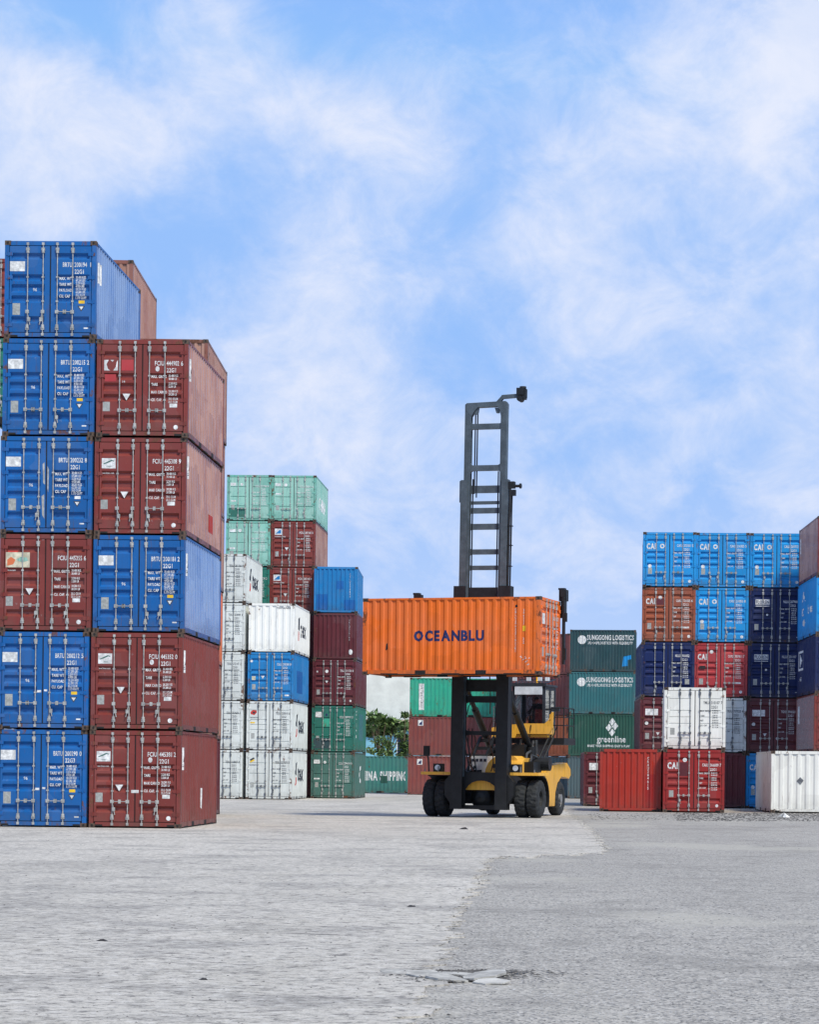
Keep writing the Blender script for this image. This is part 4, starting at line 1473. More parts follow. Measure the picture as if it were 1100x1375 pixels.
def tree_px(px, Y, cl, label, mat, **kw):
    x0 = at(px, 1060, Y)[0]
    tree(px, 1060, Y, [(*pc(a, b_, Y, x0), r) for a, b_, r in cl], label, mat, **kw)
tree_px(508, 166, [(503, 962, .6), (498, 968, .5), (518, 970, .5), (508, 974, .4), (497, 975, .5)], 'tall leafy tree whose top stands against the grey wall', m_leaf, leaf=0.42, nleaf=34)
tree_px(520, 167, [(512, 965, .45), (520, 972, .5), (528, 969, .45), (534, 976, .5), (524, 981, .45), (515, 983, .4), (497, 984, .4), (505, 983, .35), (543, 973, .4)], 'palm-like tree in the middle of the greenery above the blue house', m_leaf, leaf=0.5, nleaf=34)
tree_px(510, 164, [(506, 996, .7), (515, 994, .6), (521, 1002, .5), (500, 1008, .5), (513, 1010, .5), (523, 1012, .4)], 'small light green tree before the blue house wall', m_leaf, nleaf=60)
tree_px(541, 165, [(544, 960, .35), (542, 978, .45), (536, 986, .45), (544, 990, .45), (543, 1000, .5), (540, 1011, .55), (546, 1006, .4)], 'dark bushy tree beside the stack of maroon containers', m_leaf2, nleaf=85)

exec_machine = True
# ------------------------------------------------------------------ lift truck
Mk = {}
Mk['mast'] = plain('mast_steel', (20, 23, 27), 0.55, 0.1, 0.35, 3)  # near-black; on the lower mast the colour also carries its shade
Mk['mastlight'] = plain('lit_mast_steel', (82, 94, 102), 0.5, 0.2, 0.25, 3)  # lighter copy of the steel for the lit upper mast stages
Mk['yellow'] = paint('machine_yellow', (238, 178, 58), 0.6, 0.35, grime=0.8)
Mk['rubber'] = plain('tyre_rubber', (38, 41, 44), 0.85, 0, 0.35, 7)
Mk['rim'] = plain('wheel_rim', (70, 72, 74), 0.6, 0.3, 0.4, 6)
Mk['hubsteel'] = plain('wheel_hub_steel', (150, 152, 154), 0.5, 0.4, 0.4, 12)
Mk['chrome'] = plain('cylinder_rod', (150, 154, 160), 0.25, 0.8, 0.15)
Mk['cabframe'] = plain('cab_frame', (44, 50, 60), 0.5, 0.1, 0.3, 5)
Mk['cabwhite'] = plain('cab_white_visor', (214, 222, 232), 0.5, 0, 0.2, 3)
Mk['hose'] = plain('rusty_hose', (96, 58, 38), 0.7, 0, 0.5, 9)
Mk['zincpost'] = plain('marker_post', (120, 122, 124), 0.5, 0.2, 0.3)
Mk['amber'] = plain('amber_beacon', (250, 190, 30), 0.3, 0, 0.1, 4, emit=((250, 180, 20), 0.5))
m, t_, p_ = new_mat('cab_glass')
for n in list(t_.nodes):
    if n.type == 'BSDF_PRINCIPLED':
        t_.nodes.remove(n)
gl = N(t_, 'ShaderNodeBsdfGlossy')
gl.inputs['Roughness'].default_value = 0.03
tr_ = N(t_, 'ShaderNodeBsdfTransparent')
tr_.inputs[0].default_value = (0.86, 0.89, 0.92, 1)
fr = N(t_, 'ShaderNodeFresnel')
fr.inputs[0].default_value = 1.5
mx = N(t_, 'ShaderNodeMixShader')
L(t_, math_node(t_, 'MULTIPLY_ADD', fr.outputs[0], 1.2, 0.32), mx.inputs[0])
L(t_, tr_.outputs[0], mx.inputs[1])
L(t_, gl.outputs[0], mx.inputs[2])
L(t_, mx.outputs[0], t_.nodes['Material Output'].inputs[0])
Mk['glass'] = m

X0 = at(650, 1095, 78.4)[0]
T = empty('container_lift_truck', (X0, 78.4, 0), -TH, 'yellow and black container lift truck with tall mast holding up the orange container', 'lift truck')

def zy(py, s=38.9):
    return (1035 - py) / s + 1.6

# mast: three telescoping stages of two channel uprights tied by cross bars
YM = -0.95
def upright(mb, xo, xi, y0, y1, z0, z1, web):
    "channel section: web outside, flanges inward"
    sg = 1 if xo > 0 else -1
    a, b_ = sorted((xo, xo - sg * web))
    mb.box(a, b_, y0, y1, z0, z1)
    for fa, fb in ((y0, y0 + 0.05), (y1 - 0.05, y1)):
        a, b_ = sorted((xo - sg * web, xi))
        mb.box(a, b_, fa + 0.001, fb - 0.001, z0, z1)
def crossbar(mb, hw_, y0, y1, z0, z1, fil=0.12, down=True, up=True):
    "bar with curved gussets into the uprights"
    pts = [(-hw_, z0 - (fil if down else 0)), (-hw_, z1 + (fil if up else 0))]
    if up:
        pts += [(-hw_ + fil * 0.3, z1 + fil * 0.3), (-hw_ + fil, z1), (hw_ - fil, z1), (hw_ - fil * 0.3, z1 + fil * 0.3)]
    pts += [(hw_, z1 + (fil if up else 0)), (hw_, z0 - (fil if down else 0))]
    if down:
        pts += [(hw_ - fil * 0.3, z0 - fil * 0.3), (hw_ - fil, z0), (-hw_ + fil, z0), (-hw_ + fil * 0.3, z0 - fil * 0.3)]
    mb.prism(pts, y0, y1, 'y')
mast = MB()
for sg in (-1, 1):
    upright(mast, sg * 1.03, sg * 0.60, YM - 0.06, YM + 0.36, 0.28, 8.02, 0.09)
    mast.box(*sorted((sg * 1.04, sg * 0.62)), YM + 0.361, YM + 0.42, 0.5, 4.4)
    mast.prism([(sg * 1.031, 1.5), (sg * 1.25, 1.25), (sg * 1.25, 0.75), (sg * 1.031, 0.45)], YM + 0.02, YM + 0.34, 'y')
mast_o = mast.build('mast_upright_pair', Mk['mast'], T)
mast_o.name = 'outer_mast'
c = MB()
crossbar(c, 0.70, YM + 0.10, YM + 0.32, 7.62, 7.98, 0.06)
crossbar(c, 0.70, YM + 0.36, YM + 0.42, zy(927), zy(911), 0.10)
crossbar(c, 0.70, YM + 0.36, YM + 0.42, zy(942), zy(933), 0.16)
crossbar(c, 0.70, YM + 0.36, YM + 0.42, zy(986), zy(980.5), 0.16)
c.build('cross_beam', Mk['mast'], T)
# bottom plate with arch
c = MB()
pts = [(-0.70, 0.30), (-0.70, 1.75), (-0.56, 1.60), (-0.45, 1.57), (0.45, 1.57), (0.56, 1.60), (0.70, 1.75), (0.70, 0.30), (0.60, 0.30), (0.60, 0.95)]
arc = [(0.58 * math.cos(a), 0.86 + 0.42 * math.sin(a)) for a in [math.pi * i / 10 for i in range(0, 11)]]
pts = pts[:8] + [(0.58, 0.30)] + arc + [(-0.58, 0.30)]
n = len(pts)
c2 = MB()
for (a, b_) in zip(arc, arc[1:]):
    c2.add([(a[0], YM + 0.30, a[1]), (b_[0], YM + 0.30, b_[1]), (b_[0], YM + 0.30, 1.57), (a[0], YM + 0.30, 1.57)], [(0, 1, 2, 3)])
c2.box(-0.70, -0.58, YM + 0.26, YM + 0.34, 0.30, 1.57)
c2.box(0.58, 0.70, YM + 0.26, YM + 0.34, 0.30, 1.57)
c2.box(-0.70, 0.70, YM + 0.26, YM + 0.34, 0.28, 0.42)
for sg in (-1, 1):
    c2.prism([(sg * 0.70, 1.572), (sg * 0.70, 1.78), (sg * 0.62, 1.64), (sg * 0.50, 1.572)], YM + 0.26, YM + 0.34, 'y')
c2.box(-0.58, 0.58, YM + 0.31, YM + 0.36, 1.32, 1.57)
c2.build('mast_foot_plate', Mk['mast'], T)
mid = MB()
for sg in (-1, 1):
    upright(mid, sg * 0.86, sg * 0.62, YM + 0.0, YM + 0.28, 1.4, zy(642), 0.07)
mid.box(-0.905, -0.861, YM + 0.02, YM + 0.2, zy(672), zy(643))
mid.build('middle_mast', Mk['mastlight'], T)
inn = MB()
for sg in (-1, 1):
    upright(inn, sg * 0.765, sg * 0.54, YM + 0.045, YM + 0.26, 5.0, zy(545), 0.08)
inn.prism([(-0.765, zy(546)), (-0.765, zy(540)), (-0.70, zy(538)), (0.70, zy(536.5)), (0.765, zy(540)), (0.765, zy(546)), (0.54, zy(556)), (0.50, zy(548)), (0.40, zy(543.5)), (-0.30, zy(544)), (-0.42, zy(549)), (-0.54, zy(556))], YM + 0.04, YM + 0.265, 'y')
inn.prism([(-0.46, zy(545)), (-0.28, zy(545)), (-0.32, zy(553)), (-0.42, zy(553))], YM + 0.09, YM + 0.2, 'y')
inn.prism([(0.46, zy(545)), (0.30, zy(545)), (0.36, zy(552)), (0.46, zy(552))], YM + 0.09, YM + 0.2, 'y')
inn.build('inner_mast', Mk['mastlight'], T)
for (ya, yb, st_, fil) in ((566, 573.5, 3, .05), (622, 629.5, 3, .09), (649, 659, 2, .07), (670, 674.3, 2, .03), (679, 686.5, 2, .04), (700.5, 708.5, 2, .06), (735, 742, 2, .08), (757, 763, 2, .06), (792, 800, 2, .05)):
    cb = MB()
    crossbar(cb, 0.545 if st_ == 3 else 0.56, YM + (0.08 if st_ == 3 else 0.20), YM + (0.2 if st_ == 3 else 0.27), zy(yb), zy(ya), fil)
    cb.build('cross_bar', Mk['mastlight'], T)
# top arm with pulley cluster
arm = MB()
arm.prism([(0.30, zy(539)), (0.52, zy(530)), (0.56, zy(528)), (1.16, zy(527)), (1.16, zy(532)), (0.60, zy(533)), (0.50, zy(537.5)), (0.56, zy(540))], YM + 0.08, YM + 0.2, 'y')
arm.build('top_arm', Mk['mastlight'], T)
pu = MB()
pu.box(1.10, 1.36, YM, YM + 0.26, zy(529), zy(519.5))
pu.box(1.14, 1.42, YM + 0.03, YM + 0.22, zy(535), zy(530))
pu.tube((1.22, YM - 0.03, zy(534)), (1.22, YM + 0.28, zy(534)), 0.10, 10)
pu.box(1.36, 1.44, YM + 0.05, YM + 0.2, zy(533), zy(521))
pu.tube((1.30, YM + 0.12, zy(520)), (1.30, YM + 0.12, zy(517.5)), 0.12, 8)
pu.build('pulley_block', Mk['mast'], T)
# chains, hoses and cylinders inside the mast
ch = MB()
for x_, za, zb in ((-0.43, zy(660), zy(552)), (-0.35, zy(665), zy(552)), (-0.48, zy(800), zy(640)), (0.44, zy(800), zy(630))):
    ch.bar((x_, YM + 0.22, za), (x_, YM + 0.22, zb), 0.035, 0.05)
ch.build('lift_chain', Mk['mast'], T)
hs = MB()
hs.path([(0.90, YM + 0.05, 8.0), (0.91, YM + 0.05, zy(700)), (0.93, YM + 0.05, zy(668)), (0.92, YM + 0.05, zy(645))], 0.045, 8)
hs.path([(0.955, YM + 0.14, 8.0), (0.965, YM + 0.14, zy(690)), (0.98, YM + 0.12, zy(660))], 0.03, 8)
for py in (704, 730, 758):
    hs.box(0.86, 1.03, YM, YM + 0.18, zy(py + 1), zy(py))
hs.build('mast_hose', Mk['mast'], T)
br = MB()
br.box(0.87, 1.08, YM, YM + 0.2, zy(654), zy(645))
br.box(0.92, 1.12, YM + 0.02, YM + 0.15, zy(664), zy(656))
br.tube((1.08, YM + 0.08, zy(651)), (1.32, YM + 0.08, zy(651)), 0.05, 8)
br.tube((1.26, YM + 0.08, zy(651)), (1.32, YM + 0.08, zy(651)), 0.09, 8)
br.build('hose_bracket', Mk['mast'], T)
for ob in list(T.children):
    if ob.name.split('.')[0] in ('outer_mast', 'cross_beam', 'middle_mast', 'inner_mast', 'cross_bar', 'top_arm', 'pulley_block', 'lift_chain', 'mast_hose', 'hose_bracket', 'mast_foot_plate'):
        ob.location = (0.085, 0, 0)
        ob.rotation_euler = (0, 0.0085, 0)
# tilt cylinders
for sg in (-1, 1):
    a = Vector((sg * 0.72, YM + 0.45, zy(905)))
    b_ = Vector((sg * 0.80, 3.55, 2.0 + (0.25 if sg < 0 else 0)))
    mid_ = a.lerp(b_, 0.42)
    tcyl = MB().tube(mid_, b_, 0.125, 12).tube(b_ - (b_ - a).normalized() * 0.1, b_ + (b_ - a).normalized() * 0.15, 0.16, 10)
    o = tcyl.build('tilt_cylinder', Mk['mast'], T)
    MB().tube(a, mid_, 0.085, 10).build('piston_rod', Mk['mast'], o)

# carriage and side spreader behind the container
sp = empty('spreader_placeholder', (0, 0, 0)) if False else None
zc0 = at(725.5, 905.5, YO)[1]
YBK = ORANGE.location
# container centre in truck coordinates
dv = Matrix.Rotation(TH, 3, 'Z') @ (Vector(ORANGE.location) - Vector((X0, 78.4, 0)))
ocx, ocy = dv.x, dv.y
back = ocy + HW
sb = MB()
sb.box(ocx - 2.9, ocx + 3.25, back + 0.06, back + 0.34, zc0 + 2.05, zc0 + 2.45)
sb.box(ocx - 1.2, ocx + 1.4, back + 0.06, back + 0.30, zc0 + 0.5, zc0 + 2.05)
sb.box(-0.8, -0.62, back + 0.30, YM - 0.061, zc0 + 0.6, zc0 + 2.3)
sb.box(0.62, 0.8, back + 0.30, YM - 0.061, zc0 + 0.6, zc0 + 2.3)
spo = sb.build('spreader', Mk['mast'], T)
for u, tall in ((-2.05 , 0.30), (3.20, 0.40)):
    k = MB()
    k.box(ocx + u - 0.13, ocx + u + 0.13, back + 0.0, back + 0.30, zc0 + 2.62, zc0 + 2.60 + tall)
    k.box(ocx + u - 0.16, ocx + u + 0.06, back + 0.02, back + 0.26, zc0 + 2.60 + tall, zc0 + 2.66 + tall)
    k.box(ocx + u - 0.07, ocx + u + 0.10, back + 0.05, back + 0.2, zc0 + 2.2, zc0 + 2.63)
    k.build('twist_lock_head', Mk['mast'], spo)
k = MB()
k.box(ocx + 3.22, ocx + 3.30, back - 0.10, back + 0.05, zc0 + 0.45, zc0 + 2.75)
k.box(ocx + 3.302, ocx + 3.38, back - 0.1, back, zc0 + 1.9, zc0 + 2.2)
k.box(ocx + 3.302, ocx + 3.36, back - 0.1, back, zc0 + 0.6, zc0 + 1.0)
k.box(ocx + 3.14, ocx + 3.30, back - 0.05, back + 0.1, zc0 + 2.751, zc0 + 2.98)
k.build('spreader_end_arm', Mk['mast'], spo)

# wheels
def tyre_mesh(rad, wd, hole, segs=56):
    prof = [(-wd / 2 * 0.80, hole), (-wd / 2 * 0.98, hole + 0.08), (-wd / 2, (hole + rad) / 2), (-wd / 2 * 0.92, rad - 0.07), (-wd / 2 * 0.72, rad - 0.012), (-0.03, rad), (0.03, rad),
            (wd / 2 * 0.72, rad - 0.012), (wd / 2 * 0.92, rad - 0.07), (wd / 2, (hole + rad) / 2), (wd / 2 * 0.98, hole + 0.08), (wd / 2 * 0.80, hole)]
    vs, fs = [], []
    n = len(prof)
    for i in range(segs):
        a = 2 * math.pi * i / segs
        for j, (x_, r_) in enumerate(prof):
            lug = 0.0
            if 3 <= j <= 8:
                ph = (i + (1 if j > 5 else 0)) % 3
                lug = -0.034 if ph == 0 else 0.0
                if j in (5, 6):
                    lug *= 0.7
            sh = a + (0.03 if j in (4, 7) else 0)
            vs.append((x_, (r_ + lug) * math.cos(sh), (r_ + lug) * math.sin(sh)))
    for i in range(segs):
        for j in range(n - 1):
            fs.append((i * n + j, i * n + j + 1, ((i + 1) % segs) * n + j + 1, ((i + 1) % segs) * n + j))
    return MB().add(vs, fs)
def rim_mesh(hole, wd, side, bright):
    m = MB()
    s_ = side
    m.tube((-wd * 0.38, 0, 0), (wd * 0.38, 0, 0), hole + 0.005, 24, 0, cap=False)
    m.tube((s_ * wd * 0.05, 0, 0), (s_ * wd * 0.10, 0, 0), hole, 24, 0)
    m.tube((s_ * wd * 0.10, 0, 0), (s_ * wd * (0.50 if bright else 0.22), 0, 0), 0.16, 14, 0)
    for i in range(10):
        a = i * 2 * math.pi / 10
        q = (0.235 * math.cos(a), 0.235 * math.sin(a))
        m.tube((s_ * wd * 0.10, *q), (s_ * wd * 0.20, *q), 0.022, 6, 0)
    return m
me_tyre = tyre_mesh(0.665, 0.43, 0.27).mesh('tyre')
me_tyre2 = tyre_mesh(0.635, 0.42, 0.31).mesh('tyre')
for sg in (-1, 1):
    for xx in (1.455, 1.895):
        wh = empty('wheel', (sg * xx, 0, 0.66))
        wh.parent = T
        put('tyre', me_tyre, Mk['rubber'], wh)
        rim_mesh(0.27, 0.43, sg, False).build('rim', Mk['rim'], wh)
    wh = empty('wheel', (sg * 1.22, 5.0, 0.63))
    wh.parent = T
    put('tyre', me_tyre2, Mk['rubber'], wh)
    rim_mesh(0.31, 0.42, sg, True).build('rim', Mk['hubsteel'], wh)

# drive axle with round housing
ax = MB()
ax.tube((-1.3, 0, 0.66), (1.3, 0, 0.66), 0.20, 14)
for i in range(8):
    a0, a1 = -math.pi / 2 + math.pi * i / 8, -math.pi / 2 + math.pi * (i + 1) / 8
    ax.tube((0, 0.45 * math.sin(a0) - 0.05, 0.68), (0, 0.45 * math.sin(a1) - 0.05, 0.68), max(0.02, 0.46 * math.cos(a0)), 18, 0, max(0.02, 0.46 * math.cos(a1)), cap=False)
ax.build('drive_axle', Mk['mast'], T, smooth=True)
MB().box(-1.2, 1.2, 4.85, 5.15, 0.5, 0.8).build('steer_axle', Mk['mast'], T)
# chassis frame (dark) and yellow bodywork
fr_ = MB()
for sg in (-1, 1):
    a, b_ = sorted((sg * 0.60, sg * 0.92))
    fr_.box(a, b_, -0.45, 5.6, 0.85, 1.45)
fr_.box(-0.95, 0.95, 0.2, 4.2, 0.55, 0.84)
fr_.build('chassis', Mk['mast'], T)
MB().box(-0.58, 0.58, -0.42, -0.20, 0.95, 1.45).build('cross_member', Mk['yellow'], T)
body = MB()
prof = [(2.55, 1.42), (2.9, 1.62), (3.9, 1.86), (5.7, 1.95), (6.2, 1.72), (6.25, 1.50), (6.0, 1.36), (5.55, 1.42), (4.95, 1.44), (4.4, 1.20), (4.12, 0.85), (4.05, 0.36), (3.35, 0.36), (3.25, 0.9), (3.0, 1.2)]
for sg in (-1, 1):
    a, b_ = sorted((sg * 1.02, sg * 1.44))
    body.prism(prof, a, b_, 'x')
body.box(-1.019, 1.019, 5.2, 6.2, 0.75, 1.80)
body.build('counterweight_body', Mk['yellow'], T)
hood = MB()
seg = [(-0.34, 1.46), (-0.30, 1.70), (-0.20, 1.92), (-0.04, 2.08), (0.14, 2.16), (0.72, 2.16), (0.86, 2.06), (0.92, 1.90), (0.92, 1.46)]
hood.prism(seg, 1.1, 4.1, 'y')
hood.build('hood', Mk['yellow'], T)
hood2 = MB()
qs = [(1.10 + 0.5 * math.cos(a), 1.46 + 0.62 * math.sin(a)) for a in [i * math.pi / 2 / 7 for i in range(8)]]
hood2.prism([(1.6, 1.46)] + qs[1:] + [(1.10, 1.46)], 0.5, 0.9, 'x') if False else None
arc = [(0.80 + 0.62 * (1 - math.cos(a)), 1.47 + 0.62 * math.sin(a)) for a in [i * math.pi / 2 / 8 for i in range(9)]]
hood2.prism([(p_[0] + 0.0, p_[1]) for p_ in arc] + [(2.4, 2.09), (2.4, 1.47)], 0.30, 1.10, 'x')
hood2.build('curved_cover', Mk['yellow'], T)
MB().box(-1.02, -0.36, 1.5, 2.6, 1.46, 2.15).build('battery_box', M['cleanwhite'], T)
wm = MB()
for i in range(4):
    wm.box(-0.95 + i * 0.15, -0.85 + i * 0.15, 1.49, 1.499, 1.95, 2.05)
wm.build('warning_label', M['ink'], T)
# fenders with black mudguard
for sg in (-1, 1):
    fd = MB()
    fd.box(*sorted((sg * 1.04, sg * 2.14)), -0.62, 0.75, 1.47, 1.57)
    fo = fd.build('fender', Mk['yellow'], T)
    mg_ = MB()
    pts = []
    for i in range(9):
        a = math.pi * 0.5 - i * math.pi * 0.62 / 8
        pts.append((0.10 + 0.80 * math.cos(a), 0.66 + 0.80 * math.sin(a)))
    inner = [(0.10 + (y_ - 0.10) * 0.955, 0.66 + (z_ - 0.66) * 0.955) for y_, z_ in reversed(pts)]
    for (p0, p1), (q0, q1) in zip(zip(pts, pts[1:]), zip(inner[::-1], inner[::-1][1:])):
        mg_.prism([p0, p1, q1, q0], *sorted((sg * 1.22, sg * 2.13)), 'x')
    mg_.build('mudguard', Mk['mast'], fo)
mr = MB()
mr.path([(-1.90, -0.45, 1.57), (-1.93, -0.45, 2.0), (-2.0, -0.45, 2.35)], 0.025, 6)
mro = mr.build('mirror_stalk', Mk['mast'], T)
MB().box(-2.10, -1.88, -0.50, -0.42, 2.12, 2.48).build('mirror', Mk['mast'], mro)
for xx in (-1.55, 1.30):
    hl = MB().box(xx - 0.16, xx + 0.16, -0.55, -0.25, 1.571, 1.86)
    ho = hl.build('headlight', Mk['mast'], T)
    MB().tube((xx, -0.551, 1.72), (xx, -0.565, 1.72), 0.10, 12).build('lens', Mk['cabwhite'], ho)

# cab on its platform
cx0, cx1, cy0, cy1, cz0, cz1 = -0.04, 1.20, 3.45, 4.90, 3.00, 4.72
pf = MB()
pp = [(-0.75, 2.84), (-0.75, 3.20), (-0.2, 3.30), (0.55, 3.36), (1.25, 3.36), (1.40, 3.48), (1.52, 3.78), (1.58, 3.78), (1.56, 3.2), (1.42, 2.98), (0.20, 2.98), (0.15, 2.84)]
pf.prism(pp, 3.22, 3.30, 'y')
pf.box(-0.75, 1.38, 3.301, 4.0, 2.86, 2.96)
pf.prism([(3.301, 2.97), (3.301, 3.7), (3.7, 3.3), (3.9, 2.97)], 1.42, 1.46, 'x')
pf.build('cab_platform', Mk['yellow'], T)
dk = MB()
dk.box(-0.8, 1.95, 3.4, 5.0, 2.60, 2.84)
dk.build('deck_beam', Mk['mast'], T)
cab = empty('cab', (0, 0, 0))
cab.parent = T
fm_ = MB()
for x_ in (cx0, cx1):
    for y_ in (cy0, cy1):
        sx_ = 0.10 if x_ == cx0 else -0.10
        sy_ = 0.09 if y_ == cy0 else -0.09
        fm_.box(*sorted((x_, x_ + sx_)), *sorted((y_, y_ + sy_)), cz0, cz1)
fm_.box(cx0, cx1, cy0, cy1, cz0 - 0.03, cz0 - 0.002)
fm_.box(cx0 - 0.03, cx1 + 0.06, cy0 - 0.06, cy1 + 0.05, cz1 + 0.002, cz1 + 0.08)
for x_ in (cx0 + 0.002, cx1 - 0.062):
    fm_.box(x_, x_ + 0.06, cy0 + 0.09, cy1 - 0.09, cz0, cz0 + 0.45)
    fm_.box(x_, x_ + 0.06, cy0 + 0.09, cy1 - 0.09, cz1 - 0.12, cz1)
fm_.box(cx1 - 0.062, cx1 - 0.002, cy0 + 0.70, cy0 + 0.76, cz0 + 0.45, cz1 - 0.12)
fm_.build('cab_frame', Mk['cabframe'], cab)
MB().box(cx0 + 0.10, cx1 - 0.10, cy0 - 0.05, cy0 + 0.02, cz1 - 0.30, cz1).build('sun_visor', Mk['cabwhite'], cab)
MB().box(cx0 + 0.10, cx1 - 0.10, cy0 + 0.03, cy0 + 0.036, cz0, cz1 - 0.24).build('windscreen', Mk['glass'], cab)
MB().box(cx1 - 0.03, cx1 - 0.024, cy0 + 0.09, cy1 - 0.09, cz0 + 0.45, cz1 - 0.12).build('side_window', Mk['glass'], cab)
MB().box(cx0 + 0.024, cx0 + 0.03, cy0 + 0.09, cy1 - 0.09, cz0 + 0.45, cz1 - 0.12).build('side_window', Mk['glass'], cab)
MB().box(cx0 + 0.10, cx1 - 0.10, cy1 - 0.036, cy1 - 0.03, cz0 + 0.5, cz1 - 0.12).build('rear_window', Mk['glass'], cab)
rg = MB()
for i in range(9):
    x_ = cx0 + 0.04 + i * 0.145
    rg.bar((x_, cy0 - 0.02, cz1 + 0.10), (x_ + 0.12, cy0 + 0.9, cz1 + 0.28), 0.025)
rg.bar((cx0, cy0 - 0.04, cz1 + 0.10), (cx1 + 0.03, cy0 - 0.04, cz1 + 0.10), 0.035)
rg.bar((cx0, cy0 + 0.9, cz1 + 0.28), (cx1 + 0.12, cy0 + 0.9, cz1 + 0.28), 0.035)
rg.bar((cx1 + 0.02, cy0 - 0.04, cz1 + 0.10), (cx1 + 0.14, cy0 + 0.9, cz1 + 0.28), 0.03)
rg.build('roof_guard', Mk['cabframe'], cab)
MB().box(0.62, 0.80, 4.0, 4.18, cz1 + 0.36, cz1 + 0.52).box(0.69, 0.73, 4.05, 4.12, cz1 + 0.08, cz1 + 0.36).build('beacon', Mk['amber'], cab)
for xx in (0.02, 0.55, 0.98, 1.26):
    wl = MB().box(xx - 0.07, xx + 0.07, cy0 + 0.02, cy0 + 0.14, cz1 + 0.20, cz1 + 0.33)
    wl.build('work_light', Mk['cabwhite'], cab)
MB().box(1.30, 1.62, 3.9, 4.02, 3.82, 3.98).bar((1.18, 4.0, 3.9), (1.32, 3.96, 3.9), 0.05).build('side_mirror', Mk['cabframe'], cab)
seat = MB()
seat.box(0.42, 0.92, 4.05, 4.55, 3.30, 3.42)
seat.box(0.42, 0.92, 4.50, 4.62, 3.42, 4.12)
seat.box(0.50, 0.84, 4.14, 4.50, 3.00, 3.30)
seat.build('driver_seat', M['black'], cab)
MB().tube((0.52, 3.60, 3.0), (0.55, 3.78, 3.62), 0.035, 8).build('steering_column', M['black'], cab)
whl = MB()
ctr = Vector((0.56, 3.80, 3.66))
rt = Matrix.Rotation(R(-60), 4, 'X')
pts = [ctr + (rt @ Vector((0.19 * math.cos(a), 0.19 * math.sin(a), 0))) for a in [i * math.pi / 8 for i in range(17)]]
whl.path(pts, 0.014, 6)
whl.bar(pts[0], pts[8], 0.02)
whl.build('steering_wheel', M['black'], cab)

# walkway railing on the right
rl = MB()
for xx, yy in ((1.42, 3.5), (1.66, 3.5), (1.90, 3.5), (1.90, 4.2), (1.90, 4.9)):
    rl.tube((xx, yy, 2.84), (xx, yy, 3.93), 0.022, 6)
for z_ in (3.30, 3.60, 3.93):
    rl.path([(1.42, 3.5, z_), (1.90, 3.5, z_), (1.90, 4.9, z_)], 0.022, 6)
rl.path([(1.66, 3.5, 3.3), (1.5, 3.5, 2.86)], 0.02, 6)
rl.build('handrail', Mk['mast'], T)
rl = MB()
for xx in (-0.75, -0.45, -0.15):
    rl.tube((xx, 3.45, 2.96), (xx, 3.45, 3.98), 0.02, 6)
for z_ in (3.45, 3.96):
    rl.path([(-0.78, 3.45, z_), (-0.1, 3.45, z_)], 0.022, 6)
rl.build('handrail', Mk['zinc'] if 'zinc' in Mk else M['zincdark'], T)
ld = MB()
for xx in (-1.02, -0.52):
    ld.bar((xx - 0.12, 1.35, 1.45), (xx + 0.05, 2.6, 2.86), 0.10, 0.05)
for i in range(5):
    f = (i + 0.5) / 5
    ld.bar((-1.12 + 0.17 * f, 1.35 + 1.25 * f, 1.45 + 1.41 * f), (-0.62 + 0.17 * f, 1.35 + 1.25 * f, 1.45 + 1.41 * f), 0.05, 0.12)
ld.build('ladder', Mk['mast'], T)
# struts, tank, hoses under the cab
su = MB()
for dx in (0.0, 0.18):
    su.tube((1.18 + dx, 1.9, 1.50), (1.36 + dx, 3.4, 2.84), 0.045, 8)
su.tube((0.80, 3.4, 2.84), (0.95, 3.3, 3.5), 0.02, 6)
su.tube((0.62, 3.3, 2.5), (0.75, 3.2, 3.3), 0.02, 6)
su.build('platform_strut', Mk['mast'], T)
MB().tube((1.02, 2.30, 1.88), (1.75, 2.30, 1.88), 0.24, 16).build('air_filter', Mk['mast'], T, smooth=False)
en = MB()
en.box(-0.55, 0.95, 3.1, 4.9, 2.17, 2.60)
en.box(0.30, 0.80, 2.2, 3.1, 2.17, 2.58)
en.tube((0.95, 2.6, 1.6), (0.95, 2.6, 2.5), 0.17, 12)
en.box(0.80, 1.45, 1.2, 2.2, 1.58, 1.95)
en.build('engine_block', Mk['mast'], T)
ho_ = MB()
for i in range(16):
    x_ = random.uniform(-0.35, 0.9)
    pts = [(x_, 3.02, 2.62)]
    for k_ in range(4):
        pts.append((pts[-1][0] + random.uniform(-0.14, 0.14), 2.9 + random.uniform(-0.1, 0.1), pts[-1][2] - 0.12))
    ho_.path(pts, 0.022, 5)
ho_.build('hydraulic_hose', Mk['hose'], T)
ho_ = MB()
for x_ in (-0.62, -0.5, -0.36):
    ho_.path([(x_, -0.30, 3.1), (x_ - 0.04, -0.25, 2.5), (x_ + 0.06, -0.2, 2.0), (x_ + 0.14, -0.2, 1.55)], 0.022, 6)
ho_.build('hydraulic_hose', Mk['mast'], T)

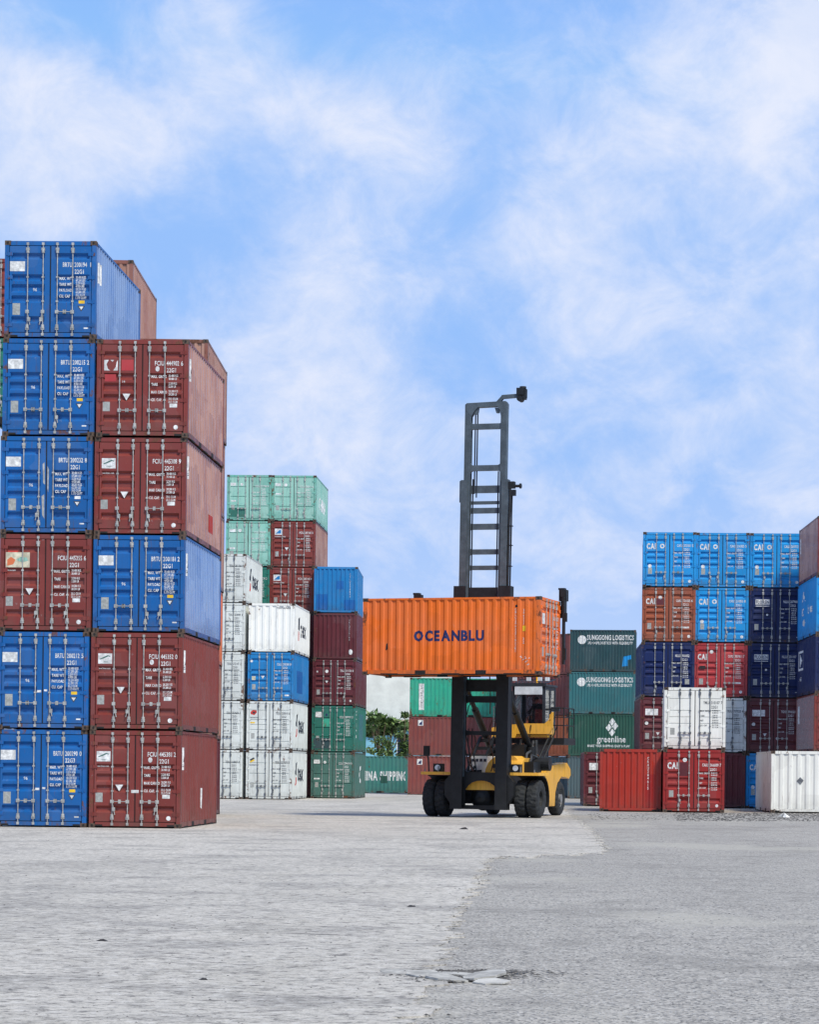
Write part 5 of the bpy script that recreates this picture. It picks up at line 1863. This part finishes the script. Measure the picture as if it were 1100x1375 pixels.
bx_ = MB()
for sg in (-1, 1):
    bx_.bar((sg * 0.95, 1.0, 1.5), (sg * 0.35, 3.3, 2.75), 0.07)
    bx_.tube((sg * 0.45, 3.2, 2.2), (sg * 0.45, 3.2, 2.6), 0.10, 10)
bx_.bar((-0.6, 2.9, 2.2), (0.3, 2.9, 2.6), 0.06)
bx_.build('brace', Mk['mast'], T)
for (x_, z0_, z1_, r_, dx) in ((-0.50, 1.6, 3.9, 0.020, 0.08), (-0.30, 1.6, 3.0, 0.026, -0.12), (0.36, 1.6, 3.4, 0.022, 0.10), (0.48, 1.6, 4.2, 0.018, -0.05), (-0.44, 3.9, 6.4, 0.02, 0.03), (0.30, 3.6, 6.4, 0.02, 0.02)):
    q_ = [(x_ + dx * math.sin(k_ * 1.1), -0.42 + 0.05 * math.cos(k_), z0_ + (z1_ - z0_) * k_ / 6) for k_ in range(7)]
    MB().path(q_, r_, 6).build('hydraulic_hose', Mk['hose'] if abs(x_) < 0.4 else Mk['mast'], T)
gr_ = MB()
for k_ in range(9):
    gr_.box(0.36 + k_ * 0.055, 0.385 + k_ * 0.055, 1.085, 1.099, 1.62, 1.98)
gr_.build('grille', Mk['mast'], T)
MB().tube((0.02, 1.099, 1.80), (0.02, 1.07, 1.80), 0.075, 14).build('badge', M['gasket'], T)
for sg in (-1, 1):
    for (a_, b_, c_) in ((1.5, -0.60, 0.2), (2.0, -0.60, 0.1)):
        MB().tube((sg * a_, b_, 1.573), (sg * a_, b_, 1.573 + c_), 0.02, 6).build('marker_post', Mk['zincpost'], T)
en2 = MB()
en2.tube((1.08, 2.75, 1.9), (1.08, 2.75, 2.75), 0.06, 8)
en2.path([(0.95, 1.9, 1.95), (0.9, 2.2, 2.25), (1.0, 2.6, 2.4), (0.9, 3.0, 2.7)], 0.05, 8)
en2.path([(1.3, 1.3, 1.95), (1.2, 1.8, 2.2), (1.3, 2.3, 2.1)], 0.035, 6)
en2.build('exhaust_and_pipes', Mk['rim'], T)


# ------------------------------------------------------------------ driver
def person():
    pr = empty('person', (X0, 78.4, 0), -TH, 'driver in dark red jacket and brimmed cap sitting inside the lift truck cab', 'person')
    J = {}
    verts, edges, rad = [], [], []
    def v(p, r, parent=None):
        verts.append(p)
        rad.append(r)
        if parent is not None:
            edges.append((parent, len(verts) - 1))
        return len(verts) - 1
    bx, by, bz = 0.67, 4.28, 3.50
    pel = v((bx, by, bz), 0.15)
    wa = v((bx, by + 0.02, bz + 0.18), 0.135, pel)
    chs = v((bx, by - 0.01, bz + 0.38), 0.165, wa)
    nk0 = v((bx, by - 0.02, bz + 0.53), 0.075, chs)
    nk = v((bx, by - 0.04, bz + 0.60), 0.058, nk0)
    for sg in (-1, 1):
        sh = v((bx + sg * 0.19, by - 0.01, bz + 0.46), 0.075, chs)
        el = v((bx + sg * 0.27, by - 0.16, bz + 0.24), 0.052, sh)
        wr = v((bx + sg * 0.17 - 0.03, by - 0.40, bz + 0.28), 0.036, el)
        hp = v((bx + sg * 0.10, by - 0.02, bz - 0.04), 0.095, pel)
        kn = v((bx + sg * 0.14, by - 0.45, bz + 0.00), 0.070, hp)
        an = v((bx + sg * 0.14, by - 0.52, bz - 0.40), 0.048, kn)
        v((bx + sg * 0.14, by - 0.66, bz - 0.44), 0.040, an)
    me = bpy.data.meshes.new('body')
    me.from_pydata(verts, edges, [])
    o = put('body', me, plain('jacket', (96, 34, 44), 0.8, 0, 0.25, 8), pr)
    md = o.modifiers.new('skin', 'SKIN')
    for i, r_ in enumerate(rad):
        me.skin_vertices[0].data[i].radius = (r_, r_ * (0.72 if i in (0, 1, 2) else 1.0))
    me.skin_vertices[0].data[0].use_root = True
    o.modifiers.new('sub', 'SUBSURF').levels = 1
    o.modifiers['sub'].render_levels = 2
    skin = plain('skin', (150, 100, 76), 0.6, 0, 0.1, 8)
    hx, hy, hz = bx - 0.01, by - 0.07, bz + 0.73
    hd = MB()
    rings, sgs = 10, 14
    vs = []
    for i in range(rings + 1):
        ph = math.pi * i / rings
        for j in range(sgs):
            a = 2 * math.pi * j / sgs
            x_ = 0.078 * math.sin(ph) * math.cos(a)
            y_ = 0.098 * math.sin(ph) * math.sin(a)
            z_ = 0.118 * math.cos(ph)
            if z_ < -0.03:
                x_ *= 0.86
                y_ = y_ * 0.9 - 0.012
            vs.append((hx + x_, hy + y_, hz + z_))
    fs = [(i * sgs + j, i * sgs + (j + 1) % sgs, (i + 1) * sgs + (j + 1) % sgs, (i + 1) * sgs + j) for i in range(rings) for j in range(sgs)]
    hd.add(vs, fs)
    hd.add([(hx - 0.016, hy - 0.09, hz + 0.02), (hx + 0.016, hy - 0.09, hz + 0.02), (hx, hy - 0.128, hz - 0.028), (hx - 0.018, hy - 0.095, hz - 0.04), (hx + 0.018, hy - 0.095, hz - 0.04)], [(0, 1, 2), (0, 2, 3), (1, 4, 2), (3, 2, 4)])
    for sg in (-1, 1):
        hd.box(hx + sg * 0.078 - 0.008, hx + sg * 0.078 + 0.008, hy - 0.015, hy + 0.02, hz - 0.03, hz + 0.03)
    hd.build('head', skin, pr, smooth=True)
    ft = MB()
    for sg in (-1, 1):
        ft.box(hx + sg * 0.032 - 0.012, hx + sg * 0.032 + 0.012, hy - 0.099, hy - 0.090, hz + 0.006, hz + 0.020)
    ft.box(hx - 0.025, hx + 0.025, hy - 0.102, hy - 0.09, hz - 0.068, hz - 0.060)
    ft.build('eyes_and_mouth', M['black'], pr)
    cp = MB()
    vs = []
    for i in range(6):
        ph = math.pi / 2 * i / 5
        for j in range(sgs):
            a = 2 * math.pi * j / sgs
            vs.append((hx + 0.094 * math.sin(ph) * math.cos(a), hy + 0.112 * math.sin(ph) * math.sin(a), hz + 0.03 + 0.105 * math.cos(ph)))
    fs = [(i * sgs + j, i * sgs + (j + 1) % sgs, (i + 1) * sgs + (j + 1) % sgs, (i + 1) * sgs + j) for i in range(5) for j in range(sgs)]
    cp.add(vs, fs)
    cp.prism([(hx - 0.10, hy - 0.06), (hx - 0.075, hy - 0.20), (hx + 0.03, hy - 0.22), (hx + 0.085, hy - 0.17), (hx + 0.10, hy - 0.06)], hz + 0.025, hz + 0.038, 'z')
    cp.build('cap', plain('cap_cloth', (58, 26, 34), 0.85), pr, smooth=False)
    for sg in (-1, 1):
        w_ = Vector((bx + sg * 0.17 - 0.03, by - 0.40, bz + 0.28))
        hm_ = MB()
        tip = w_ + Vector((-sg * 0.02, -0.075, 0.0))
        hm_.bar(w_, tip, 0.075, 0.032)
        for q in range(4):
            off = Vector(((q - 1.5) * 0.019, 0, 0))
            k1 = tip + off
            k2 = k1 + Vector((0, -0.035 + abs(q - 1.5) * 0.004, -0.012))
            k3 = k2 + Vector((0, 0.004, -0.030))
            hm_.path([k1, k2, k3], 0.009, 6)
        tb = w_ + Vector((-sg * 0.035, -0.025, 0))
        hm_.path([tb, tb + Vector((-sg * 0.025, -0.025, -0.012)), tb + Vector((-sg * 0.015, -0.055, -0.02))], 0.010, 6)
        hm_.build('hand', skin, pr)
person()
